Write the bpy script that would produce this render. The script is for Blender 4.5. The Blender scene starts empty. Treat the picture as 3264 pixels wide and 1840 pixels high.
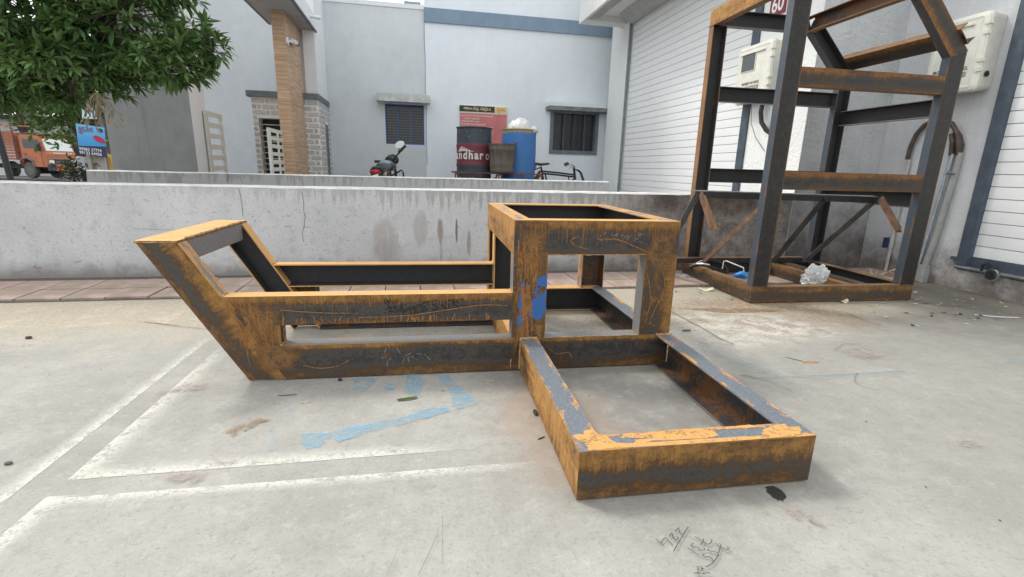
import bpy, math, random
from mathutils import Vector, Matrix, noise as mnoise
random.seed(7)
sc = bpy.context.scene
COL = sc.collection
R = math.radians

# ------------------------------------------------------------------ camera
cam_d = bpy.data.cameras.new('camera'); cam = bpy.data.objects.new('camera', cam_d); COL.objects.link(cam)
cam_d.sensor_width = 36.0; cam_d.lens = 17.11; cam_d.clip_start = 0.05; cam_d.clip_end = 2000
def cam_matrix(pitch, roll, yaw):
    cy, sy = math.cos(yaw), math.sin(yaw); cp, sp = math.cos(pitch), math.sin(pitch)
    f = Vector((sy*cp, cy*cp, -sp)); rt = Vector((cy, -sy, 0)); up = rt.cross(f)
    cr, sr = math.cos(roll), math.sin(roll)
    r2 = cr*rt + sr*up; u2 = -sr*rt + cr*up
    return Matrix((r2, u2, -f)).transposed().to_4x4()
cam.matrix_world = Matrix.Translation((0, 0, 0.88)) @ cam_matrix(R(13.889), R(1.546), R(9.595))
sc.camera = cam

# ------------------------------------------------------------------ sky and sun (thin bright overcast)
SUN_EL, SUN_AZ = 50.0, -50.0          # azimuth from +Y towards +X
world = bpy.data.worlds.new('World'); sc.world = world; world.use_nodes = True
wn = world.node_tree; wn.nodes.clear()
wo = wn.nodes.new('ShaderNodeOutputWorld'); bg = wn.nodes.new('ShaderNodeBackground')
sky = wn.nodes.new('ShaderNodeTexSky'); sky.sky_type = 'NISHITA'; sky.sun_disc = False
sky.sun_elevation = R(SUN_EL); sky.sun_rotation = R(SUN_AZ); sky.air_density = 1.0; sky.dust_density = 4.0; sky.ozone_density = 1.0
hs = wn.nodes.new('ShaderNodeHueSaturation'); hs.inputs['Saturation'].default_value = 0.35
mixw = wn.nodes.new('ShaderNodeMix'); mixw.data_type = 'RGBA'
mixw.inputs[0].default_value = 0.6; mixw.inputs[7].default_value = (10.8, 11.0, 11.2, 1)
wn.links.new(sky.outputs[0], hs.inputs['Color']); wn.links.new(hs.outputs[0], mixw.inputs[6])
wn.links.new(mixw.outputs[2], bg.inputs[0]); bg.inputs[1].default_value = 0.14
wn.links.new(bg.outputs[0], wo.inputs[0])
sun_d = bpy.data.lights.new('sun', 'SUN'); sun_d.energy = 1.4; sun_d.angle = R(10); sun_d.color = (1, 0.95, 0.87)
sun = bpy.data.objects.new('sun', sun_d); COL.objects.link(sun)
sv = Vector((math.sin(R(SUN_AZ))*math.cos(R(SUN_EL)), math.cos(R(SUN_AZ))*math.cos(R(SUN_EL)), math.sin(R(SUN_EL))))
sun.rotation_euler = sv.to_track_quat('Z', 'Y').to_euler(); sun.location = (0, 0, 20)
sc.view_settings.view_transform = 'Standard'; sc.view_settings.look = 'None'
sc.view_settings.gamma = 1.0; sc.view_settings.use_curve_mapping = False
sc.view_settings.exposure = 0.45
sc.cycles.max_bounces = 6; sc.cycles.diffuse_bounces = 3; sc.cycles.glossy_bounces = 3; sc.cycles.transparent_max_bounces = 10

# ------------------------------------------------------------------ frames of reference: yard (A) and estate walls (W, turned 1.9 degrees)
TW = R(1.916)
RW = Matrix.Rotation(TW, 4, 'Z')

# ------------------------------------------------------------------ mesh collector
class MB:
    def __init__(s): s.v = []; s.f = []; s.m = []; s.uv = []
    def face(s, pts, m=0, uv=None):
        i = len(s.v); s.v += [tuple(p) for p in pts]; s.f.append(tuple(range(i, i+len(pts)))); s.m.append(m)
        s.uv.append(uv if uv else [(0, 0)]*len(pts))
    def grid(s, V, F, m=0):
        i = len(s.v); s.v += [tuple(p) for p in V]
        for f in F: s.f.append(tuple(i+k for k in f)); s.m.append(m); s.uv.append([(0, 0)]*len(f))
    def box(s, x0, y0, z0, x1, y1, z1, m=0):
        V = [(x0,y0,z0),(x1,y0,z0),(x1,y1,z0),(x0,y1,z0),(x0,y0,z1),(x1,y0,z1),(x1,y1,z1),(x0,y1,z1)]
        s.grid(V, [(3,2,1,0),(4,5,6,7),(0,1,5,4),(1,2,6,5),(2,3,7,6),(3,0,4,7)], m); return s
    def rbox(s, x0, y0, z0, x1, y1, z1, r=0.01, m=0, ax='Z', n=3):
        """box with its four edges along ax rounded"""
        A = {'Z': (x0,x1,y0,y1,z0,z1), 'Y': (x0,x1,z0,z1,y0,y1), 'X': (y0,y1,z0,z1,x0,x1)}[ax]
        a0,a1,b0,b1,c0,c1 = A; prof = []
        for (ca, cb, st) in ((a1-r,b1-r,0),(a0+r,b1-r,90),(a0+r,b0+r,180),(a1-r,b0+r,270)):
            for k in range(n+1):
                t = R(st+90*k/n); prof.append((ca+r*math.cos(t), cb+r*math.sin(t)))
        s.prism(prof, c0, c1, ax, m); return s
    def prism(s, prof, c0, c1, ax='Z', m=0):
        def P(a,b,c): return (a,b,c) if ax=='Z' else ((a,c,b) if ax=='Y' else (c,a,b))
        n = len(prof); V = [P(a,b,c0) for a,b in prof]+[P(a,b,c1) for a,b in prof]
        F = [(i,(i+1)%n,n+(i+1)%n,n+i) for i in range(n)]+[tuple(reversed(range(n))), tuple(range(n,2*n))]
        s.grid(V, F, m); return s
    def tube(s, pts, r, n=6, m=0, caps=True):
        pts = [Vector(p) for p in pts]; k = len(pts); rr = r if isinstance(r,(list,tuple)) else [r]*k
        V = []; ref = None
        for i,p in enumerate(pts):
            t = (pts[min(i+1,k-1)]-pts[max(i-1,0)]).normalized()
            if ref is None:
                ref = t.orthogonal().normalized()
            ref = (ref - t*ref.dot(t))
            ref = ref.normalized() if ref.length > 1e-6 else t.orthogonal().normalized()
            b = t.cross(ref)
            for j in range(n):
                a = 2*math.pi*j/n; V.append(p+(ref*math.cos(a)+b*math.sin(a))*rr[i])
        F = [(i*n+j, i*n+(j+1)%n, (i+1)*n+(j+1)%n, (i+1)*n+j) for i in range(k-1) for j in range(n)]
        if caps: F += [tuple(reversed(range(n))), tuple(range((k-1)*n, k*n))]
        s.grid(V, F, m); return s
    def lathe(s, prof, c, n=24, ax='Z', m=0, cap=True):
        V = []; k = len(prof)
        for (r, z) in prof:
            for j in range(n):
                a = 2*math.pi*j/n; x, y = r*math.cos(a), r*math.sin(a)
                V.append({'Z': (c[0]+x,c[1]+y,c[2]+z), 'Y': (c[0]+x,c[1]+z,c[2]+y), 'X': (c[0]+z,c[1]+x,c[2]+y)}[ax])
        F = [(i*n+j, i*n+(j+1)%n, (i+1)*n+(j+1)%n, (i+1)*n+j) for i in range(k-1) for j in range(n)]
        if cap: F += [tuple(reversed(range(n))), tuple(range((k-1)*n,k*n))]
        s.grid(V, F, m); return s
    def ball(s, c, r, n=10, k=7, m=0, jit=0):
        rx,ry,rz = r if isinstance(r,(tuple,list)) else (r,r,r); V=[]
        for i in range(k+1):
            th = math.pi*i/k
            for j in range(n):
                a = 2*math.pi*j/n; q = 1+random.uniform(-jit,jit)
                V.append((c[0]+rx*q*math.sin(th)*math.cos(a), c[1]+ry*q*math.sin(th)*math.sin(a), c[2]+rz*q*math.cos(th)))
        s.grid(V, [(i*n+j,(i+1)*n+j,(i+1)*n+(j+1)%n,i*n+(j+1)%n) for i in range(k) for j in range(n)], m); return s
    def ribbon(s, P, w, mp, m=0, taper=False):
        """flat stroke along 2-D polyline P; mp maps (a,b)->3-D"""
        P = smooth(P); k = len(P); s.k = getattr(s,'k',0)+1; E = []
        for i in range(k):
            (a0,b0),(a1,b1) = P[max(i-1,0)],P[min(i+1,k-1)]; L = math.hypot(a1-a0,b1-b0) or 1e-6
            nx,ny = -(b1-b0)/L, (a1-a0)/L; ww = w*.5*(1-.55*(i/(k-1)) if taper else 1)
            E.append(((P[i][0]-nx*ww,P[i][1]-ny*ww),(P[i][0]+nx*ww,P[i][1]+ny*ww)))
        o = Vector(mp(0,0)); n_ = (Vector(mp(1,0))-o).cross(Vector(mp(0,1))-o).normalized()*(1.5e-5*s.k)
        V = [Vector(mp(*q))+n_ for e in E for q in e]
        s.grid(V,[(2*i,2*i+2,2*i+3,2*i+1) for i in range(k-1)],m)
    def build(s, name, mats, parent=None, origin=None, W=False, smooth_=False):
        if not isinstance(mats, (list,tuple)): mats = [mats]
        po = ORG.get(parent.name) if parent else None
        if parent: org = Vector(po[0])
        else: org = Vector(origin if origin is not None else (0,0,0))
        me = bpy.data.meshes.new(name)
        me.from_pydata([tuple(Vector(p)-org) for p in s.v], [], s.f)
        for m_ in mats: me.materials.append(m_)
        me.polygons.foreach_set('material_index', s.m)
        ul = me.uv_layers.new(name='uv'); flat = [c for u in s.uv for p in u for c in p]
        ul.data.foreach_set('uv', flat)
        if smooth_:
            me.polygons.foreach_set('use_smooth', [True]*len(me.polygons))
        me.update()
        o = bpy.data.objects.new(name, me); COL.objects.link(o)
        if parent: o.parent = parent; ORG[o.name] = po
        else:
            o.location = (RW @ org) if W else org
            if W: o.rotation_euler = (0,0,TW)
            ORG[o.name] = (org, W)
        return o
ORG = {}
def smooth(P, n=4):
    if len(P) < 3: return P
    Q = []
    for i in range(len(P)-1):
        p0 = P[max(i-1,0)]; p1 = P[i]; p2 = P[i+1]; p3 = P[min(i+2,len(P)-1)]
        for k in range(n):
            t = k/n
            Q.append(tuple(.5*((2*p1[d])+(-p0[d]+p2[d])*t+(2*p0[d]-5*p1[d]+4*p2[d]-p3[d])*t*t+(-p0[d]+3*p1[d]-3*p2[d]+p3[d])*t**3) for d in range(2)))
    Q.append(P[-1]); return Q
def tag(o, label=None, cat=None, group=None, kind=None):
    if label: o['label'] = label
    if cat: o['category'] = cat
    if group: o['group'] = group
    if kind: o['kind'] = kind
    return o
def thing(name, loc, label, cat, W=False, group=None, rz=0):
    o = bpy.data.objects.new(name, None); COL.objects.link(o); o.empty_display_size = .1
    org = Vector(loc); o.location = (RW @ org) if W else org
    o.rotation_euler = (0,0,(TW if W else 0)+rz)
    ORG[o.name] = (org if rz == 0 else Vector((0,0,0)), W)   # with rz the parts are given in local coordinates
    return tag(o, label, cat, group)
def clone(o, off, parent=None):
    c = o.copy(); COL.objects.link(c); c.location = Vector(o.location)+Vector(off)
    if parent is not None: c.parent = parent
    ORG[c.name] = ORG[o.name]; return c
def text(body, loc, size, mat, parent, rot=(90,0,0), align='LEFT', name='lettering', sx=1.0, bold=0.0):
    cu = bpy.data.curves.new(name, 'FONT'); cu.body = body; cu.size = size; cu.align_x = align; cu.align_y = 'CENTER'
    cu.offset = bold; cu.resolution_u = 3; cu.materials.append(mat)
    o = bpy.data.objects.new(name, cu); COL.objects.link(o); o.parent = parent
    o.location = Vector(loc)-Vector(ORG[parent.name][0]); o.rotation_euler = tuple(R(a) for a in rot); o.scale = (sx,1,1)
    ORG[o.name] = ORG[parent.name]; return o

# ------------------------------------------------------------------ node shorthand
class NT:
    def __init__(s, name):
        s.mat = bpy.data.materials.new(name); s.mat.use_nodes = True; s.t = s.mat.node_tree; s.t.nodes.clear()
        s.out = s.t.nodes.new('ShaderNodeOutputMaterial'); s.b = s.t.nodes.new('ShaderNodeBsdfPrincipled')
        s.t.links.new(s.b.outputs[0], s.out.inputs[0])
    def n(s, ty, **kw):
        x = s.t.nodes.new(ty)
        for k,v in kw.items(): setattr(x,k,v)
        return x
    def set(s, inp, v):
        if v is None: return
        if hasattr(v,'is_output'): s.t.links.new(v, inp)
        else:
            if inp.type == 'RGBA' and len(v) == 3: v = (*v,1)
            inp.default_value = v
    def coord(s, k='Object'): return s.n('ShaderNodeTexCoord').outputs[k]
    def rnd(s): return s.n('ShaderNodeObjectInfo').outputs['Random']
    def uv(s): return s.n('ShaderNodeUVMap', uv_map='uv').outputs[0]
    def sep(s, v): x = s.n('ShaderNodeSeparateXYZ'); s.set(x.inputs[0],v); return x.outputs
    def comb(s, a=0,b=0,c=0):
        x = s.n('ShaderNodeCombineXYZ'); s.set(x.inputs[0],a); s.set(x.inputs[1],b); s.set(x.inputs[2],c); return x.outputs[0]
    def m(s, op, a, b=None, c=None, clamp=False):
        x = s.n('ShaderNodeMath', operation=op, use_clamp=clamp); s.set(x.inputs[0],a)
        if b is not None: s.set(x.inputs[1],b)
        if c is not None: s.set(x.inputs[2],c)
        return x.outputs[0]
    def vm(s, op, a, b=None):
        x = s.n('ShaderNodeVectorMath', operation=op); s.set(x.inputs[0],a)
        if b is not None: s.set(x.inputs[1],b)
        return x.outputs[0]
    def noise(s, sc_, det=4, vec=None, rough=.55, dist=0):
        x = s.n('ShaderNodeTexNoise'); s.set(x.inputs['Scale'],sc_); x.inputs['Detail'].default_value = det
        x.inputs['Roughness'].default_value = rough; x.inputs['Distortion'].default_value = dist
        s.set(x.inputs['Vector'], vec if vec is not None else s.coord()); return x.outputs[0]
    def ramp(s, f, a, b, lo=0.0, hi=1.0):
        x = s.n('ShaderNodeMapRange', interpolation_type='SMOOTHSTEP'); s.set(x.inputs[0],f)
        s.set(x.inputs[1],a); s.set(x.inputs[2],b); s.set(x.inputs[3],lo); s.set(x.inputs[4],hi); return x.outputs[0]
    def mix(s, f, a, b, blend='MIX'):
        x = s.n('ShaderNodeMix', data_type='RGBA', blend_type=blend); s.set(x.inputs[0],f); s.set(x.inputs[6],a); s.set(x.inputs[7],b); return x.outputs[2]
    def scale(s, v, k): x = s.n('ShaderNodeMapping'); s.set(x.inputs[0],v); x.inputs[3].default_value = k; return x.outputs[0]
    def bump(s, h, strength=.3, dist=.01):
        x = s.n('ShaderNodeBump'); x.inputs['Strength'].default_value = strength; x.inputs['Distance'].default_value = dist
        s.set(x.inputs['Height'],h); s.set(s.b.inputs['Normal'],x.outputs[0])
    def done(s, col=None, rough=.8, metal=0, spec=None, alpha=None):
        s.set(s.b.inputs['Base Color'],col); s.set(s.b.inputs['Roughness'],rough); s.set(s.b.inputs['Metallic'],metal)
        if spec is not None: s.set(s.b.inputs['Specular IOR Level'],spec)
        if alpha is not None: s.set(s.b.inputs['Alpha'],alpha)
        return s.mat
def blob(k, x, z, cx, cz, rx, rz, wob, soft=.5):
    """soft ragged ellipse mask at (cx,cz)"""
    a = k.m('DIVIDE', k.m('SUBTRACT',x,cx), rx); b = k.m('DIVIDE', k.m('SUBTRACT',z,cz), rz)
    d = k.m('ADD', k.m('ADD', k.m('MULTIPLY',a,a), k.m('MULTIPLY',b,b)), k.m('MULTIPLY', k.m('SUBTRACT',wob,.5), 2.2))
    return k.ramp(d, 1.0, 1.0-soft, 0, 1)

def plain(name, col, rough=.6, var=.15, sc_=8, metal=0, spec=None, bumpk=0, dirt=None, dirtk=.35):
    k = NT(name); n1 = k.noise(sc_, 5)
    c = k.mix(k.ramp(n1,.3,.75), tuple(x*(1-var) for x in col), tuple(min(1,x*(1+var)) for x in col))
    if dirt: c = k.mix(k.ramp(k.noise(sc_*2.3,6,rough=.7), .5,.75,0,dirtk), c, dirt)
    if bumpk: k.bump(k.noise(sc_*6,4), bumpk)
    return k.done(c, rough, metal, spec)

def alpha_mat(name,col,a,sc1=14,lo=.42,hi=.62,edge=None,col2=None,rough=.85,fade=None):
    """worn paint: ragged, partly gone; uv.x runs from the crisp side (0) to the faded side (1)"""
    k=NT(name); c=k.coord(); u,v,_=k.sep(k.uv())
    n1=k.noise(sc1,7,c,.7); n2=k.noise(sc1*6,4,c,.7); q=k.m('ADD',k.m('MULTIPLY',n1,.65),k.m('MULTIPLY',n2,.35))
    al=k.ramp(q,lo,hi,0,a)
    if edge: al=k.m('MULTIPLY',al,k.ramp(k.m('ADD',u,k.m('MULTIPLY',k.m('SUBTRACT',q,.5),edge)),1.0,.45))
    if fade: al=k.m('MULTIPLY',k.ramp(k.m('ADD',u,k.m('MULTIPLY',k.m('SUBTRACT',n1,.5),fade)),1.0,.12),k.ramp(q,.38,.54,a*.12,a)); al=k.m('MULTIPLY',al,k.ramp(k.m('ADD',v,k.m('MULTIPLY',k.m('SUBTRACT',n1,.5),.5)),1.0,.72))
    return k.done(k.mix(n2,col,col2 or tuple(min(1,x*1.15) for x in col)),rough,0,.3,al)

# ------------------------------------------------------------------ steel
RUST_L = (.30,.155,.042); RUST_M = (.165,.082,.024); RUST_D = (.066,.039,.020)
def web_mat(name, top=.42, bot=.22, blot=.42, dark=(.030,.029,.028), dark2=(.062,.056,.049), L=RUST_L, M=RUST_M, stain=1.0):
    """outer face of a channel: mill scale with rust creeping and running from its edges"""
    k = NT(name); uv = k.uv(); u,v,_ = k.sep(uv); off = k.m('MULTIPLY', k.rnd(), 37.0)
    u2 = k.m('ADD',u,off)
    st = k.noise(1.0, 3, k.comb(k.m('MULTIPLY',u2,120.0), k.m('MULTIPLY',v,1.2), 0), .65)
    st2 = k.noise(1.0, 4, k.comb(k.m('MULTIPLY',u2,40.0), k.m('MULTIPLY',v,.8), 4.0), .65)
    big = k.noise(1.0, 4, k.comb(k.m('MULTIPLY',u2,5.5), k.m('MULTIPLY',v,1.1), 7.0), .6)
    mot = k.noise(1.0, 6, k.comb(k.m('MULTIPLY',u2,22.0), k.m('MULTIPLY',v,3.4), 9.0), .72, .8)
    fine = k.noise(1.0, 5, k.comb(k.m('MULTIPLY',u2,230.0), k.m('MULTIPLY',v,26.0), 0), .75)
    gr_ = k.noise(130,4,k.coord(),.75); gr2 = k.noise(26,6,k.coord(),.75,.5)
    s_ = k.m('ADD', k.m('ADD', k.m('MULTIPLY',st,.75), k.m('MULTIPLY',st2,.75)), k.m('MULTIPLY',big,1.0))          # ~1.25 mean
    t_ = k.ramp(k.m('SUBTRACT', k.m('MULTIPLY',s_,top*.95), k.m('SUBTRACT',1.0,v)), -top*.75, top*.75)
    gate_ = k.noise(1.0, 3, k.comb(k.m('MULTIPLY',u2,2.6), k.m('MULTIPLY',v,1.3), 15.0), .6)
    t_ = k.m('MULTIPLY', t_, k.ramp(gate_,.30,.52,.50,1.0))
    b_ = k.ramp(k.m('SUBTRACT', k.m('MULTIPLY',k.m('ADD',k.m('MULTIPLY',mot,.9),k.m('MULTIPLY',big,1.1)),bot*.95), v), -bot*.8, bot*.9)
    cl = k.ramp(k.m('ADD',k.m('MULTIPLY',big,.55),k.m('MULTIPLY',mot,.45)), blot-.06, blot+.20, 0, .62*stain)
    amt = k.m('MAXIMUM', k.m('MAXIMUM', k.m('MULTIPLY',t_,k.m('ADD',.30,k.m('ADD',k.m('MULTIPLY',st2,.42),k.m('MULTIPLY',gr2,.70)))), k.m('MULTIPLY',b_,k.m('MULTIPLY',k.ramp(gate_,.64,.42,.50,1.0),k.m('ADD',.30,k.m('MULTIPLY',mot,.75))))), k.m('ADD',cl,k.m('MULTIPLY',k.m('SUBTRACT',mot,.42),.9)))
    lip = k.m('MULTIPLY', k.ramp(v,.94,.99), k.ramp(big,.30,.5,.2,1)); amt = k.m('MAXIMUM', amt, lip)
    amt = k.m('ADD', amt, k.m('ADD', k.m('MULTIPLY',k.m('SUBTRACT',gr_,.5),.75), k.m('ADD',k.m('MULTIPLY',k.m('SUBTRACT',gr2,.5),.55),k.m('MULTIPLY',k.m('SUBTRACT',st,.5),.22))), clamp=True)
    cr = k.n('ShaderNodeValToRGB'); k.set(cr.inputs[0],amt); el = cr.color_ramp.elements
    el[0].position = 0.0; el[0].color = (*dark,1); el[1].position = 1.0; el[1].color = (*L,1)
    for p_,c_ in ((.22,dark2),(.44,tuple(RUST_D[q]*.75+M[q]*.10 for q in range(3))),(.70,M)):
        e_ = el.new(p_); e_.color = (*c_,1)
    k.bump(k.m('ADD',fine,k.m('MULTIPLY',amt,.4)), .25, .004)
    return k.done(cr.outputs[0], k.m('ADD', k.m('MULTIPLY',amt,.40), .45), 0, .4)
def flange_mat(name, amt=.5, steel=(.16,.185,.215), L=(.56,.29,.085), M=(.36,.16,.04), edge=.35):
    """top flange: blue-grey scale with pale orange bloom"""
    k = NT(name); u,v,_ = k.sep(k.uv()); u2 = k.m('ADD',u,k.m('MULTIPLY',k.rnd(),37.0))
    P = k.comb(k.m('MULTIPLY',u2,7.0), k.m('MULTIPLY',v,1.1), 0)
    n1 = k.noise(1.0, 8, P, .68, .6); n2 = k.noise(1.0, 6, k.comb(k.m('MULTIPLY',u2,90.0), k.m('MULTIPLY',v,9.0), 3.0), .7)
    e = k.m('MULTIPLY', k.m('ABSOLUTE', k.m('SUBTRACT',v,.5)), edge)
    f = k.ramp(k.m('ADD', k.m('ADD',n1,k.m('MULTIPLY',k.m('SUBTRACT',n2,.5),.28)), e), .80-amt*.62, .90-amt*.62)
    s = k.mix(k.ramp(n2,.3,.7), tuple(x*.72 for x in steel), tuple(x*1.25 for x in steel))
    o = k.mix(k.ramp(k.m('ADD',k.m('MULTIPLY',n1,.5),k.m('MULTIPLY',n2,.5)), .38,.62), M, L)
    k.bump(n2,.2,.003)
    return k.done(k.mix(f,s,o), k.m('ADD',k.m('MULTIPLY',f,.35),.42), 0, .45)
def inner_mat(name, rust=.25):
    k = NT(name); c = k.coord(); n1 = k.noise(6,6,c,.65); n2 = k.noise(60,4,c,.7)
    b = k.mix(n2, (.020,.021,.023), (.052,.052,.054))
    f = k.ramp(k.m('ADD',n1,k.m('MULTIPLY',k.m('SUBTRACT',n2,.5),.5)), .80-rust, .92-rust)
    k.bump(n2,.25,.003)
    return k.done(k.mix(f,b,k.mix(n2,RUST_D,(.16,.065,.018))), .62, 0, .35)
W_STD = web_mat('steel_web_rust_runs', .26, .16, .56)
W_LOW = web_mat('steel_web_rusty_foot', .13, .34, .52)
W_ORG = web_mat('steel_web_orange', 1.0, .45, .36, L=(.44,.235,.07), M=(.30,.150,.042), dark=(.06,.06,.055), dark2=(.14,.125,.10))
W_HVY = web_mat('steel_web_heavy_rust', .46, .30, .47)
W_BLK = web_mat('steel_web_black', .06, .05, .66, dark=(.013,.0125,.012), dark2=(.032,.029,.027), L=(.15,.08,.035), M=(.085,.05,.026))
W_BMID = web_mat('steel_web_brown_runs', .30, .24, .54, L=(.23,.105,.032), M=(.125,.06,.022), dark=(.020,.019,.018), dark2=(.045,.038,.031))
W_BASE = web_mat('steel_web_brown_base', .42, .30, .46, L=(.23,.125,.050), M=(.125,.068,.028))
F_ORG = flange_mat('steel_flange_orange', 1.05, L=(.64,.38,.15), M=(.54,.29,.10))
F_MIX = flange_mat('steel_flange_mixed', .52, L=(.58,.32,.11), M=(.40,.20,.06))
F_BLU = flange_mat('steel_flange_blue', .25, steel=(.145,.165,.19), edge=.36)
F_BRN = flange_mat('steel_flange_brown', .72, steel=(.10,.10,.10), L=(.25,.15,.075), M=(.15,.085,.04))
F_GRY = flange_mat('steel_flange_grey', .25, steel=(.20,.20,.20), L=(.34,.2,.1))
F_DRK = flange_mat('steel_flange_dark', .25, steel=(.055,.06,.068), L=(.25,.11,.04), M=(.16,.07,.02))
IN_D = inner_mat('steel_inner_dark', .18)
IN_R = inner_mat('steel_inner_rusty', .33)
WELD = plain('weld_bead_rusty', (.42,.27,.13), .8, .35, 60, bumpk=.5)

def chan(mb, p0, p1, out, up, d, b, tf=.008, tw=.007, s0=(0,0), s1=(0,0)):
    """C section. p0,p1: lower outer edge of the web; out: web normal; up: across the web; s0,s1: end offset per metre of (inward, across)"""
    p0 = Vector(p0); p1 = Vector(p1); a = (p1-p0); L = a.length; a.normalize()
    w_ = -Vector(out).normalized(); h_ = Vector(up).normalized()
    sec = [(0,0),(0,d),(b,d),(b,d-tf*.75),(tw,d-tf*1.3),(tw,tf*1.3),(b,tf*.75),(b,0)]
    mi = [0,1,1,2,2,2,1,1]
    def P(e,w,h):
        t = (s0[0]*w+s0[1]*h) if e == 0 else L+(s1[0]*w+s1[1]*h)
        return p0+a*t+w_*w+h_*h, t
    for i in range(8):
        (wa,ha),(wb,hb) = sec[i],sec[(i+1)%8]
        q = [P(0,wa,ha),P(1,wa,ha),P(1,wb,hb),P(0,wb,hb)]
        if mi[i] == 0: vv = [ha/d,ha/d,hb/d,hb/d]
        elif i in (1,7): vv = [wa/b,wa/b,wb/b,wb/b]
        else: vv = [0,0,1,1]
        mb.face([x[0] for x in q], mi[i], [(x[1],y) for x,y in zip(q,vv)])
    for e in (0,1):
        pts = [P(e,w,h)[0] for w,h in sec]; uvs = [(w,h/d) for w,h in sec]
        for quad in ((0,1,4,5),(1,2,3,4),(0,5,6,7)):
            mb.face([pts[i] for i in quad], 1, [uvs[i] for i in quad])
    return mb
# ------------------------------------------------------------------ ground
def ground_mat():
    k = NT('yard_concrete'); c = k.coord(); x,y,_ = k.sep(c)
    big = k.noise(.9,5,c,.6); mid = k.noise(4,6,c,.65); fine = k.noise(38,6,c,.7); grit = k.noise(170,3,c,.6)
    spk = k.noise(95,4,c,.75); m2 = k.noise(13,7,c,.72)
    col = k.mix(k.ramp(big,.3,.7), (.315,.305,.277), (.43,.418,.385))
    col = k.mix(k.ramp(mid,.40,.72,0,.5), col, (.50,.49,.455))
    col = k.mix(k.ramp(m2,.50,.70,0,.55), col, (.29,.282,.265))
    col = k.mix(k.ramp(m2,.46,.30,0,.5), col, (.50,.495,.47))
    col = k.mix(k.ramp(fine,.53,.70,0,.5), col, (.25,.243,.228))
    sp2=k.noise(62,4,c,.68,.6); col=k.mix(k.ramp(sp2,.61,.66,0,.32),col,(.20,.195,.18)); col=k.mix(k.ramp(sp2,.40,.35,0,.22),col,(.58,.575,.55))
    col = k.mix(k.ramp(spk,.56,.66,0,.45), col, (.19,.185,.175)); col = k.mix(k.ramp(spk,.40,.32,0,.5), col, (.56,.555,.53))
    gx = k.m('MULTIPLY',k.ramp(k.m('ABSOLUTE',k.m('SUBTRACT',x,.73)),.75,.25),k.ramp(k.m('ABSOLUTE',k.m('SUBTRACT',y,2.0)),1.15,.75)); col = k.mix(k.m('MULTIPLY',gx,k.ramp(m2,.3,.6,.25,.7)),col,(.225,.212,.19))  # painted shade: floor colour darkened under the box and inside the front arm
    g2 = k.m('MULTIPLY',k.ramp(x,.8,2.8),k.ramp(k.m('ADD',mid,k.m('MULTIPLY',m2,.6)),.50,.95,.35,1.0)); col = k.mix(k.m('MULTIPLY',g2,.62),col,(.235,.226,.206))  # shade over the right half, put into the floor colour
    pk = k.m('MULTIPLY',k.ramp(x,1.3,2.6),k.ramp(y,1.6,.6)); col = k.mix(k.m('MULTIPLY',pk,.35),col,(.37,.335,.30))
    # sand along the wall side, with warm sunlight painted into its colour
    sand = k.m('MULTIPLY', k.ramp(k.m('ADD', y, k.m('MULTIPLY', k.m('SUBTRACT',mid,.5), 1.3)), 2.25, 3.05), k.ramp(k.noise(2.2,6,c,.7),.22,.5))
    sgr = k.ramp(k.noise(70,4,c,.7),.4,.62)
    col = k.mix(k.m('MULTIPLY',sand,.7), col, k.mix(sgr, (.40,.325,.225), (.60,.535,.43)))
    # greasy dark corner by the right hand unit
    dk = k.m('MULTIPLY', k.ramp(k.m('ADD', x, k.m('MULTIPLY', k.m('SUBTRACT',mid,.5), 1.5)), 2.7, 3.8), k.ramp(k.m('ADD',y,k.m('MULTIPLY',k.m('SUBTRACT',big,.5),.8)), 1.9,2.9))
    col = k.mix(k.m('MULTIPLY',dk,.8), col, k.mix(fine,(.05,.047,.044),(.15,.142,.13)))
    # rust wash round the tall frame's foot
    rw = blob(k,x,y,2.1,2.75,.9,.55,mid,.9)
    col = k.mix(k.m('MULTIPLY',rw,k.ramp(fine,.35,.6,0,.75)), col, (.25,.145,.07))
    rw2 = blob(k,x,y,.45,1.5,.30,.45,mid,.9)
    col = k.mix(k.m('MULTIPLY',rw2,.35), col, (.46,.33,.25))
    # scattered pits and scuffs
    vo = k.n('ShaderNodeTexVoronoi'); k.set(vo.inputs['Vector'], k.scale(c,(9,15,1))); vo.inputs['Scale'].default_value = 1.0
    pit = k.ramp(vo.outputs['Distance'], .10, .05); pit = k.m('MULTIPLY', pit, k.ramp(mid,.5,.58))
    col = k.mix(k.m('MULTIPLY',pit,.25), col, (.13,.125,.12))
    mus = k.ramp(k.noise(1.0,5,k.scale(c,(26,60,1)),.7,1.2), .685,.70)
    col = k.mix(k.m('MULTIPLY',mus,k.ramp(x,.2,1.6,.10,.35)), col, (.17,.165,.155))
    col = k.mix(1.0,col,(.85,.855,.84),'MULTIPLY')
    k.bump(k.m('ADD',k.m('MULTIPLY',fine,.6),k.m('ADD',k.m('MULTIPLY',grit,.25),k.m('MULTIPLY',sgr,k.m('MULTIPLY',sand,.5)))), .35, .006)
    return k.done(col, k.m('ADD',k.m('MULTIPLY',fine,.25),.6), 0, .35)
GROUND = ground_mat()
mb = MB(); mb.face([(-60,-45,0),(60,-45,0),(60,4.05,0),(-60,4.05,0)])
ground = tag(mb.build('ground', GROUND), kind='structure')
k = NT('street_asphalt'); n1 = k.noise(3,6); 
ROAD = k.done(k.mix(n1,(.07,.068,.064),(.17,.165,.155)), .9)
mb = MB(); mb.face([(-700,-700,-.46),(700,-700,-.46),(700,700,-.46),(-700,700,-.46)])
tag(mb.build('road', ROAD), kind='structure')
mb = MB(); mb.box(-3.9,4.24,-.45,22,14,-.004)
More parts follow.
